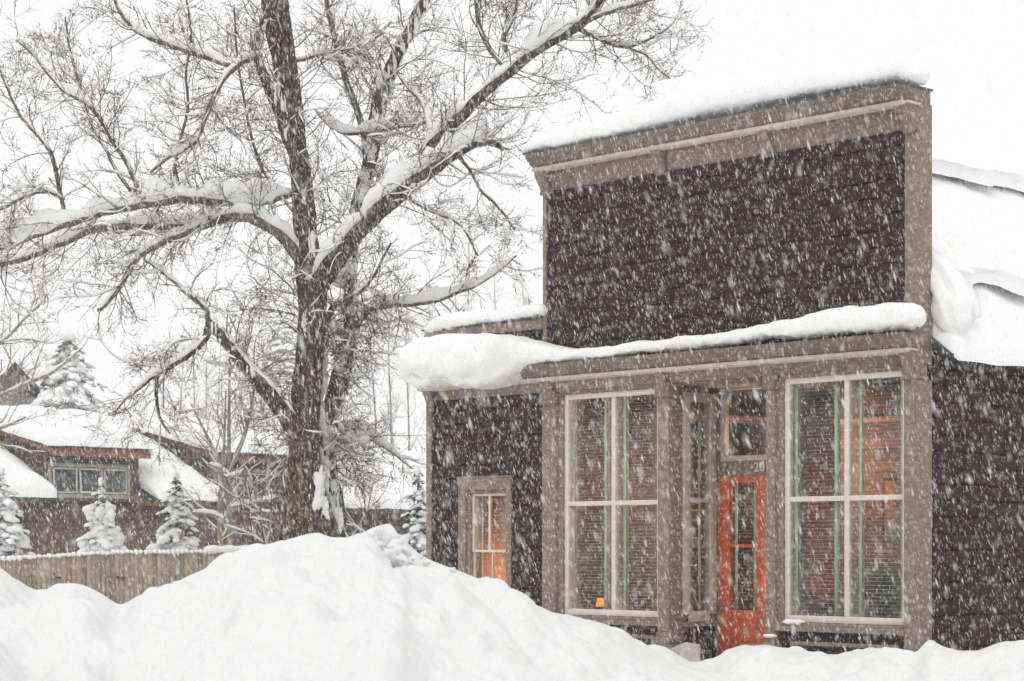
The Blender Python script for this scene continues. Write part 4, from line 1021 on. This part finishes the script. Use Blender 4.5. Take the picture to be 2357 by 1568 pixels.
# 'gg' carries the hanging snow clump right of the trunk
base_pts = {}
tw, mid_, buds, sn = MB(), MB(), [], MB()
GROWCFG = {'trunk': (3.4, 1.6), 'a': (3.8, 1.5), 'b': (3.6, 1.5), 'c': (3.8, 1.5), 'e': (4, 1.35), 'f': (3.6, 1.3), 'g': (4.5, 1.4), 'h': (6, 1.1)}
for nm, (pts, kind, spx) in LIMBS.items():
    per = 18 if nm == 'trunk' else (12 if nm == 'a' else 7)
    arr = np.array([W(u, v, YT+dy) + (wd,) for u, v, wd, dy in pts])
    S = spline(arr, per); P = S[:, :3].copy(); Wd = np.maximum(S[:, 3], 2.5); r = Wd*.5*P[:, 1]/FP
    for i in range(len(P)):
        if nm != 'trunk':
            P[i, 0] += .012*fbm(i*.35, len(nm), 3); P[i, 2] += .02*fbm(i*.3, 7, ord(nm[0])*.3)
    mb = MB(); big = kind == 'bark'
    sides = 72 if nm == 'trunk' else 44 if nm == 'a' else (24 if big and pts[0][2] > 20 else 12)
    tube(mb, P, r, sides, rough=(.13 if nm == 'trunk' else .12 if big else .06), seed=len(base_pts)*3.3)
    part = mb.build('trunk' if nm in ('trunk', 'a') else 'limb', M[kind], oak, smooth=True)
    if spx:
        ms = MB(); t_ = np.full(len(P), spx*PXM*1.25)*np.minimum(1, r/(.35*r.max())+.2)
        limb_snow(ms, P, r, t_, seed=len(base_pts)*5.1, nseg=12, taper=.45, wide=.95)
        ms.build('snow_cover', M['snow'], part, smooth=True)
    base_pts[nm] = (P, r)
    # side branches
    seg = np.linalg.norm(np.diff(P, axis=0), axis=1); cum = np.concatenate([[0], np.cumsum(seg)]); Ltot = cum[-1]
    dens, ln = GROWCFG.get(nm, (4.6, 1.1))
    for _ in range(int(Ltot*dens*1.5)+3):
        s = RNG.uniform(.12 if nm != 'trunk' else .34, 1)*Ltot; i = min(len(P)-2, int(np.searchsorted(cum, s))-1); i = max(i, 0)
        t = P[i+1]-P[i]; t /= np.linalg.norm(t)
        q = rnd_unit(); q -= t*np.dot(q, t); q /= np.linalg.norm(q)
        ang = RNG.uniform(.6, 1.25); nd = t*math.cos(ang)+q*math.sin(ang)
        low = P[i, 2] < 8.2
        grow(tw, buds, sn, P[i]+q*r[i]*.6, nd, RNG.uniform(.45, 1.3)*ln, min(max(r[i]*.3, .006), .0125), 1,
             up=.07 if not low else .03, wob=.32, dens=(0, 4.8, 4.6, 0), snowy=.5, droop=.0 if not low else .09, mid=mid_)
# drooping spray low on the right of the trunk and on its left
for _ in range(110):
    u, v = RNG.choice([0, 1], p=[.7, .3]), 0
    v = RNG.uniform(690, 1150); u = np.interp(v, [700, 1200], [760, 765]) if u == 0 else np.interp(v, [700, 1200], [690, 672])
    p = W(u, v, YT+.5); s_ = 1 if u > 740 else -1
    grow(tw, buds, sn, p, (s_*RNG.uniform(.4, 1), RNG.normal()*.6, RNG.uniform(-.3, .6)), RNG.uniform(.5, 1.4), .010, 1, up=-.02, wob=.34, dens=(0, 5, 6, 0), snowy=.35, droop=.12, mid=mid_)
tw.build('twigs', M['twig'], oak); mid_.build('branches', M['limb'], oak, smooth=True); sn.build('snow_cover', M['snow'], oak, smooth=True)
bd = MB(); B_ = np.array(buds); bipyr(bd, B_, RNG.uniform(.007, .012, len(B_)), RNG.normal(size=(len(B_), 3))+[0, 0, 1], RNG.uniform(.012, .02, len(B_))); bd.build('buds', M['bud'], oak)
# snow plastered on bark and in forks
f = MB(); rr = random.Random(11)
def plaster(nm, i0, i1, k, side, sz, aspect=2.5):
    P, r = base_pts[nm]
    for _ in range(k):
        i = rr.randint(int(i0*len(P)), max(int(i0*len(P)), int(i1*len(P))-1)); i = min(i, len(P)-1); a = R(side + rr.uniform(-38, 38)); s_ = sz*rr.uniform(.5, 1.4)
        c = P[i] + np.array([math.cos(a), -abs(math.sin(a)) if side > -1 else math.sin(a), 0])*r[i]*.93
        blob(f, c, s_*.5, s_*.4, s_*aspect*rr.uniform(.5, 1.2), .3, 9, 8, seed=rr.random()*20, yaw=a)
plaster('trunk', .05, .98, 46, 40, .04); plaster('trunk', .1, .9, 12, 110, .03); plaster('a', .05, .95, 120, 35, .07); plaster('a', .05, .95, 60, 95, .06); plaster('a', 0.02, .2, 30, 80, .1)
plaster('g', 0, 1, 14, 90, .05); plaster('t', .1, .8, 26, 40, .05)
for (u, v, rx, rz, dy) in [(735,1140,.10,.42,-.32),(748,1170,.07,.2,-.3),(744,612,.10,.22,-.35),(722,640,.16,.06,-.3),(815,1000,.30,.2,.6),(800,985,.2,.13,.5),(835,990,.17,.14,.6),(775,1205,.14,.3,.2),
                          (640,222,.03,.3,-.42),(655,262,.025,.25,-.4),(700,452,.05,.14,-.25),(853,330,.08,.3,1.0),(838,420,.08,.4,1.0),(800,600,.13,.35,1.0),(790,640,.2,.2,1.1),(780,820,.14,.25,.7),(765,760,.14,.14,.4),
                          (880,180,.12,.22,.8),(700,740,.05,.16,-.3),(720,560,.06,.22,-.28),(742,1060,.06,.5,.3),(740,950,.07,.45,.3),(748,860,.06,.4,.3)]:
    for k_ in range(6): blob(f, np.array(W(u, v, YT+dy)) + [rr.uniform(-.35,.35)*rx, rr.uniform(-.2,.2)*rx, rr.uniform(-.75,.75)*rz], rx*rr.uniform(.45,.9), rx*.6, rz*rr.uniform(.3,.6), .4, 14, 12, seed=u+k_, pitch=rr.uniform(-.3,.3))
f.build('snow_cover', M['snow'], oak, smooth=True)
def bare_tree(name, label, base, stems, mat, group=None, seed=0, r=.05, dens=(0, 3.2, 4.5, 0), maxlevel=3, snowy=.0, up=.08, sp=1.6, child=.8, cat='tree', start=.2, thick=1.0):
    global RNG
    RNG = np.random.default_rng(seed)
    o = empty(name, (0, 0, 0), 0, label, cat, group)
    tr, tw_, s_ = MB(), MB(), MB()
    for pts in stems:
        arr = np.array([W(u, v, Y) for u, v, Y in pts]); P = spline(arr, 6)
        rr_ = r*(1-.75*np.linspace(0, 1, len(P)))
        tube(tr, P, rr_, 8)
        if snowy: limb_snow(s_, P, rr_, np.full(len(P), .10), seed=seed, nseg=8)
        L = np.linalg.norm(np.diff(P, axis=0), axis=1).sum()
        for _ in range(int(L*sp)+2):
            f_ = RNG.uniform(start, 1); i = min(len(P)-2, int(f_*(len(P)-1))); t = P[i+1]-P[i]; t /= np.linalg.norm(t)
            q = rnd_unit(); q -= t*np.dot(q, t); q /= np.linalg.norm(q); ang = RNG.uniform(.45, .95)
            grow(tw_, None, s_ if snowy else None, P[i], t*math.cos(ang)+q*math.sin(ang), RNG.uniform(.5, 1.2)*child*(1.2-f_*.5), max(rr_[i]*.4, .007)*thick, 1, up=up, wob=.2, maxlevel=maxlevel, dens=dens, snowy=snowy)
    tr.build('trunk', mat, o, smooth=True)
    if tw_.n: tw_.build('crown', mat, o)
    if s_.n: s_.build('snow_cover', M['snow'], o, smooth=True)
    return o
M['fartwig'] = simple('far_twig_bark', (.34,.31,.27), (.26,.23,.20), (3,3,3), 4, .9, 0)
bare_tree('young_tree', 'pale multi-stemmed young tree behind the fence, left of the big trunk', None,
    [[(530,1300,47),(528,1150,47),(527,1000,47),(528,880,47.2),(530,760,47)], [(528,1160,47),(500,1060,46.8),(470,990,46.6),(440,930,46.5)], [(527,1080,47),(560,1010,47.2),(580,930,47.3),(590,840,47.4)], [(510,1300,47.4),(505,1180,47.6),(515,1040,47.8),(520,900,48)], [(528,1100,47),(505,1080,46.6),(480,1068,46.3)], [(528,1210,47),(490,1185,46.6),(440,1180,46.3)], [(528,1170,47),(580,1160,46.6),(620,1150,46.3)]],
    M['paletwig'], seed=21, r=.07, sp=2.6, child=1.2, snowy=.5, dens=(0, 3.6, 4, 0))
rq = random.Random(9)
bare_tree('shrub_tree', 'dark snowy thicket tree at the left foot of the big trunk', None,
    [[(x+rq.uniform(-6,6),1290,43.5),(x+rq.uniform(-12,12),1180,43.5),(x+rq.uniform(-26,26),1100,43.5)] for x in (560,585,610,635,650,800,830,850)], M['twig'], seed=23, r=.025, sp=4.5, child=.9, snowy=.7, up=.01, start=.05)
for k, (u, vt, Y, sd) in enumerate([(420,800,66,31),(450,770,70,32),(480,830,68,33),(560,760,72,34),(610,790,70,35),(640,830,68,36),(590,850,66,40),(500,780,74,41),(385,850,70,42)]):
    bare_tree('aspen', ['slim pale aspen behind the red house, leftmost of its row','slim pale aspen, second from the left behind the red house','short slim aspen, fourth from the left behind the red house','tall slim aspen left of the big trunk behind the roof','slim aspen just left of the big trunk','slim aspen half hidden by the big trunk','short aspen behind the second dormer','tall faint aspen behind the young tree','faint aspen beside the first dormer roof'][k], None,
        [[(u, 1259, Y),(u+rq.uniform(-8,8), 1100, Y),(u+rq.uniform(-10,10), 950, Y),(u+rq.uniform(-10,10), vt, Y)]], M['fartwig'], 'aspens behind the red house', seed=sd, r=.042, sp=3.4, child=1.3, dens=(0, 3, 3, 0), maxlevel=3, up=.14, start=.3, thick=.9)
for k, (u, vt, Y, sd) in enumerate([(1085,470,84,51),(1045,600,88,52),(1140,600,90,53),(900,700,80,54),(860,760,78,55),(940,740,82,56),(985,640,86,57),(1205,660,92,58)]):
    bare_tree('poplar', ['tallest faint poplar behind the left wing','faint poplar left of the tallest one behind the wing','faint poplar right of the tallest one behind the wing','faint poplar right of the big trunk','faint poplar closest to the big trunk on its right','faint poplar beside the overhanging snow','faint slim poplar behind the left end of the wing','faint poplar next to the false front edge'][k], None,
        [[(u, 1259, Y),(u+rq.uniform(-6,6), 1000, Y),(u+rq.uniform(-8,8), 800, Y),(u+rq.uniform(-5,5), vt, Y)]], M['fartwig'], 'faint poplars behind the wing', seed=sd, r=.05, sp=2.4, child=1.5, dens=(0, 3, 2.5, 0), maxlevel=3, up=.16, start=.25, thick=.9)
bare_tree('maple_tree', 'pale bare tree whose branches reach in at the left edge', None,
    [[(-220,1259,52),(-200,1000,52),(-160,850,52),(-80,820,52),(0,790,52),(60,730,52),(105,690,52)], [(-160,900,52),(-60,930,52),(0,912,52),(70,880,52),(130,850,52),(190,800,52)], [(-200,1000,52),(-120,700,52),(-60,620,52),(0,560,52.5),(40,520,52.5)], [(-160,900,53),(-80,1000,53),(0,985,53),(60,960,53)]],
    M['paletwig'], seed=61, r=.10, sp=2.8, child=1.5, dens=(0, 3.2, 4, 0), up=.05, snowy=.2)

# spruces
def spruce(label, u, vbase, vtop, Y, wpx, seed, tiers=11, fat=1.0, group=None, balls=()):
    rr = random.Random(seed)
    bx, by, bz = W(u, vbase, Y); H = (vbase-vtop)/FP*Y; Rm = wpx/2/FP*Y
    o = empty('spruce', (bx, by, bz), 0, label, 'tree', group)
    t = MB(); tube(t, [(0,0,-.6),(0,0,H*.5),(0,0,H*.97)], [.05*H*.5,.03*H*.5,.008], 8); t.build('trunk', M['bark'], o, smooth=True)
    nd, s = [], MB(); ax = []
    blob(s, (0,0,H*.955), Rm*.13, Rm*.13, H*.055, .12, 12, 10, seed=seed)
    for k in range(tiers):
        h = .04 + .88*(k/(tiers-1))**.95; z = H*h; rad = Rm*(1-h)**.8*rr.uniform(.85, 1.12) + Rm*.06
        nb = max(4, int(9-4*h))
        a0 = rr.random()*6.28
        for b in range(nb):
            a = a0 + b*2*math.pi/nb + rr.uniform(-.25, .25); L = rad*rr.uniform(.75, 1.15)
            ca, sa = math.cos(a), math.sin(a); dr = -L*rr.uniform(.15, .75); z = H*(h + rr.uniform(-.5, .5)*.75/tiers)
            n = int(36*max(.4, L/.5)) if H < 3.5 else 42
            for _ in range(n):
                q = rr.uniform(.15, 1.05); wv = (1-q*.6)*L*.34
                off = rr.gauss(0, wv*.6); zz = z + dr*q*q + rr.uniform(-.13, .015)*max(.5, L)
                nd.append((ca*L*q - sa*off, sa*L*q + ca*off, zz)); ax.append((ca+rr.gauss(0,.5), sa+rr.gauss(0,.5), rr.uniform(-.7, .15)))
            m = 3 if L > .35 else 2
            for j in range(m):
                if rr.random() < .12: continue
                q = .3+.68*j/max(1, m-1)
                off = rr.gauss(0, .05*L)
                sz = L*(.29-.04*j)*fat*rr.uniform(.6, 1.45)
                blob(s, (ca*L*q - sa*off, sa*L*q + ca*off, z + dr*q*q + sz*.22), sz*1.05, sz*.8, sz*rr.uniform(.42, .62), .15, 10, 8, yaw=a, pitch=-.35*q, seed=rr.random()*30, flat=.5)
    for (bu, bv, br) in balls:
        q = W(bu, bv, Y); blob(s, (q[0]-bx, rr.uniform(-.12, .05), q[2]-bz), br/FP*Y, br/FP*Y*.8, br/FP*Y*rr.uniform(.85, 1.15), .26, 16, 12, seed=bu, yaw=bu)
    mbn = MB(); nd = np.array(nd); sz = .022 if H < 3.5 else .045
    r2 = np.random.default_rng(seed)
    bipyr(mbn, nd, r2.uniform(.35, 1, len(nd))*sz*.55, np.array(ax), r2.uniform(1.2, 3.2, len(nd))*sz)
    mbn.build('foliage', M['needle'], o); s.build('snow_cover', M['snow'], o, smooth=True)
    return o
G = 'young snow covered spruces behind the fence'
spruce('small spruce with round snow balls and a pointed snow hat behind the fence gate', 232, 1285, 1100, 41, 92, 1, 8, 1.2, G, [(211,1173,15),(208,1186,13),(252,1174,14),(257,1187,14),(232,1180,15),(241,1198,17),(226,1202,14),(262,1226,16),(268,1242,18),(258,1254,15),(196,1254,16),(205,1264,15),(222,1222,16),(238,1228,17),(230,1246,18),(240,1262,20),(234,1128,9),(233,1113,6),(234,1145,9),(213,1208,11),(283,1270,14)])
spruce('cone shaped snowy spruce between the gate post and the pale young tree', 405, 1280, 1088, 42, 122, 2, 9, 1.15, G, [(375,1240,16),(368,1258,14),(390,1215,14),(428,1175,12),(440,1250,12),(404,1192,13)])
spruce('big snowy spruce cut off by the left edge above the fence', 0, 1300, 1075, 40.5, 170, 3, 11, 1.05, G)
spruce('snowy spruce squeezed against the left corner of the wing', 962, 1290, 1075, 39, 110, 4, 11, 1.1, G)
spruce('tall distant spruce behind the red house roof', 155, 1080, 762, 76, 290, 5, 19, .9)
spruce('second distant spruce, half hidden left of the first above the roof', 105, 1080, 855, 82, 120, 6, 12, 1.0)

# ------------------------------------------------------------------ falling snow: separate flakes filling the air
r3 = np.random.default_rng(99)
def flakes(n, y0, y1, u0, u1, v0, v1):
    y = (r3.random(n)*(y1**3-y0**3)+y0**3)**(1/3.)
    u = r3.uniform(u0, u1, n); v = r3.uniform(v0, v1, n)
    return np.stack([(u-U0)/FP*y, y, EYE+(VH-v)/FP*y], -1)
C1 = flakes(215000, 7.0, 29.5, -300, 2700, -250, 1640)
C2 = flakes(34000, 29.5, 56, -300, 1250, 400, 1330)
C3 = flakes(900, 4.0, 9, -300, 2700, -250, 1640)
Cc = np.concatenate([C1, C2, C3])
# keep the air inside and behind the building free
lx_ = (Cc[:, :2]-[CX, CY])@XA; ly_ = (Cc[:, :2]-[CX, CY])@BA
keep = ~((ly_ > -.05) & (lx_ > XW-.1) & (lx_ < .25) & (ly_ < 14) & (Cc[:, 2] < 7.3)) & (Cc[:, 2] > .3)
Cc = Cc[keep]; n = len(Cc)
A = np.stack([-.25+r3.normal(0, .07, n), r3.normal(0, .12, n), 1+0*Cc[:, 0]], -1)
size = np.exp(r3.normal(0, .55, n)); size[-1000:] *= 1.1
fl = MB(); bipyr(fl, Cc, .0015*size, A, .0122*size**.6*r3.uniform(.5, 1.5, n))
def flake_mat():
    m = bpy.data.materials.new('snowflakes'); m.use_nodes = True; nt = m.node_tree; nt.nodes.clear()
    o = nt.nodes.new('ShaderNodeOutputMaterial'); d = nt.nodes.new('ShaderNodeBsdfDiffuse'); d.inputs[0].default_value = (.98,.98,.98,1)
    t = nt.nodes.new('ShaderNodeBsdfTranslucent'); t.inputs[0].default_value = (.98,.98,.98,1)
    tr = nt.nodes.new('ShaderNodeBsdfTransparent'); m1 = nt.nodes.new('ShaderNodeMixShader'); m2 = nt.nodes.new('ShaderNodeMixShader')
    m1.inputs[0].default_value = .5; m2.inputs[0].default_value = .56
    nt.links.new(d.outputs[0], m1.inputs[1]); nt.links.new(t.outputs[0], m1.inputs[2])
    nt.links.new(tr.outputs[0], m2.inputs[1]); nt.links.new(m1.outputs[0], m2.inputs[2]); nt.links.new(m2.outputs[0], o.inputs[0]); return m
o = fl.build('falling_snow', flake_mat()); tag(o, 'falling snowflakes drifting down through the air', 'snow', kind='stuff')

# ------------------------------------------------------------------ haze
hb = MB(); hb.box(-130, 130, -20, 160, -1.2, 22)
m = bpy.data.materials.new('haze'); m.use_nodes = True; nt = m.node_tree; nt.nodes.clear()
oo = nt.nodes.new('ShaderNodeOutputMaterial'); pv = nt.nodes.new('ShaderNodeVolumePrincipled')
pv.inputs['Color'].default_value = (.98,.98,.98,1); pv.inputs['Density'].default_value = .0009
nt.links.new(pv.outputs[0], oo.inputs['Volume'])
o = hb.build('haze', m); tag(o, 'thin white snowy haze in the air', 'haze', kind='stuff')
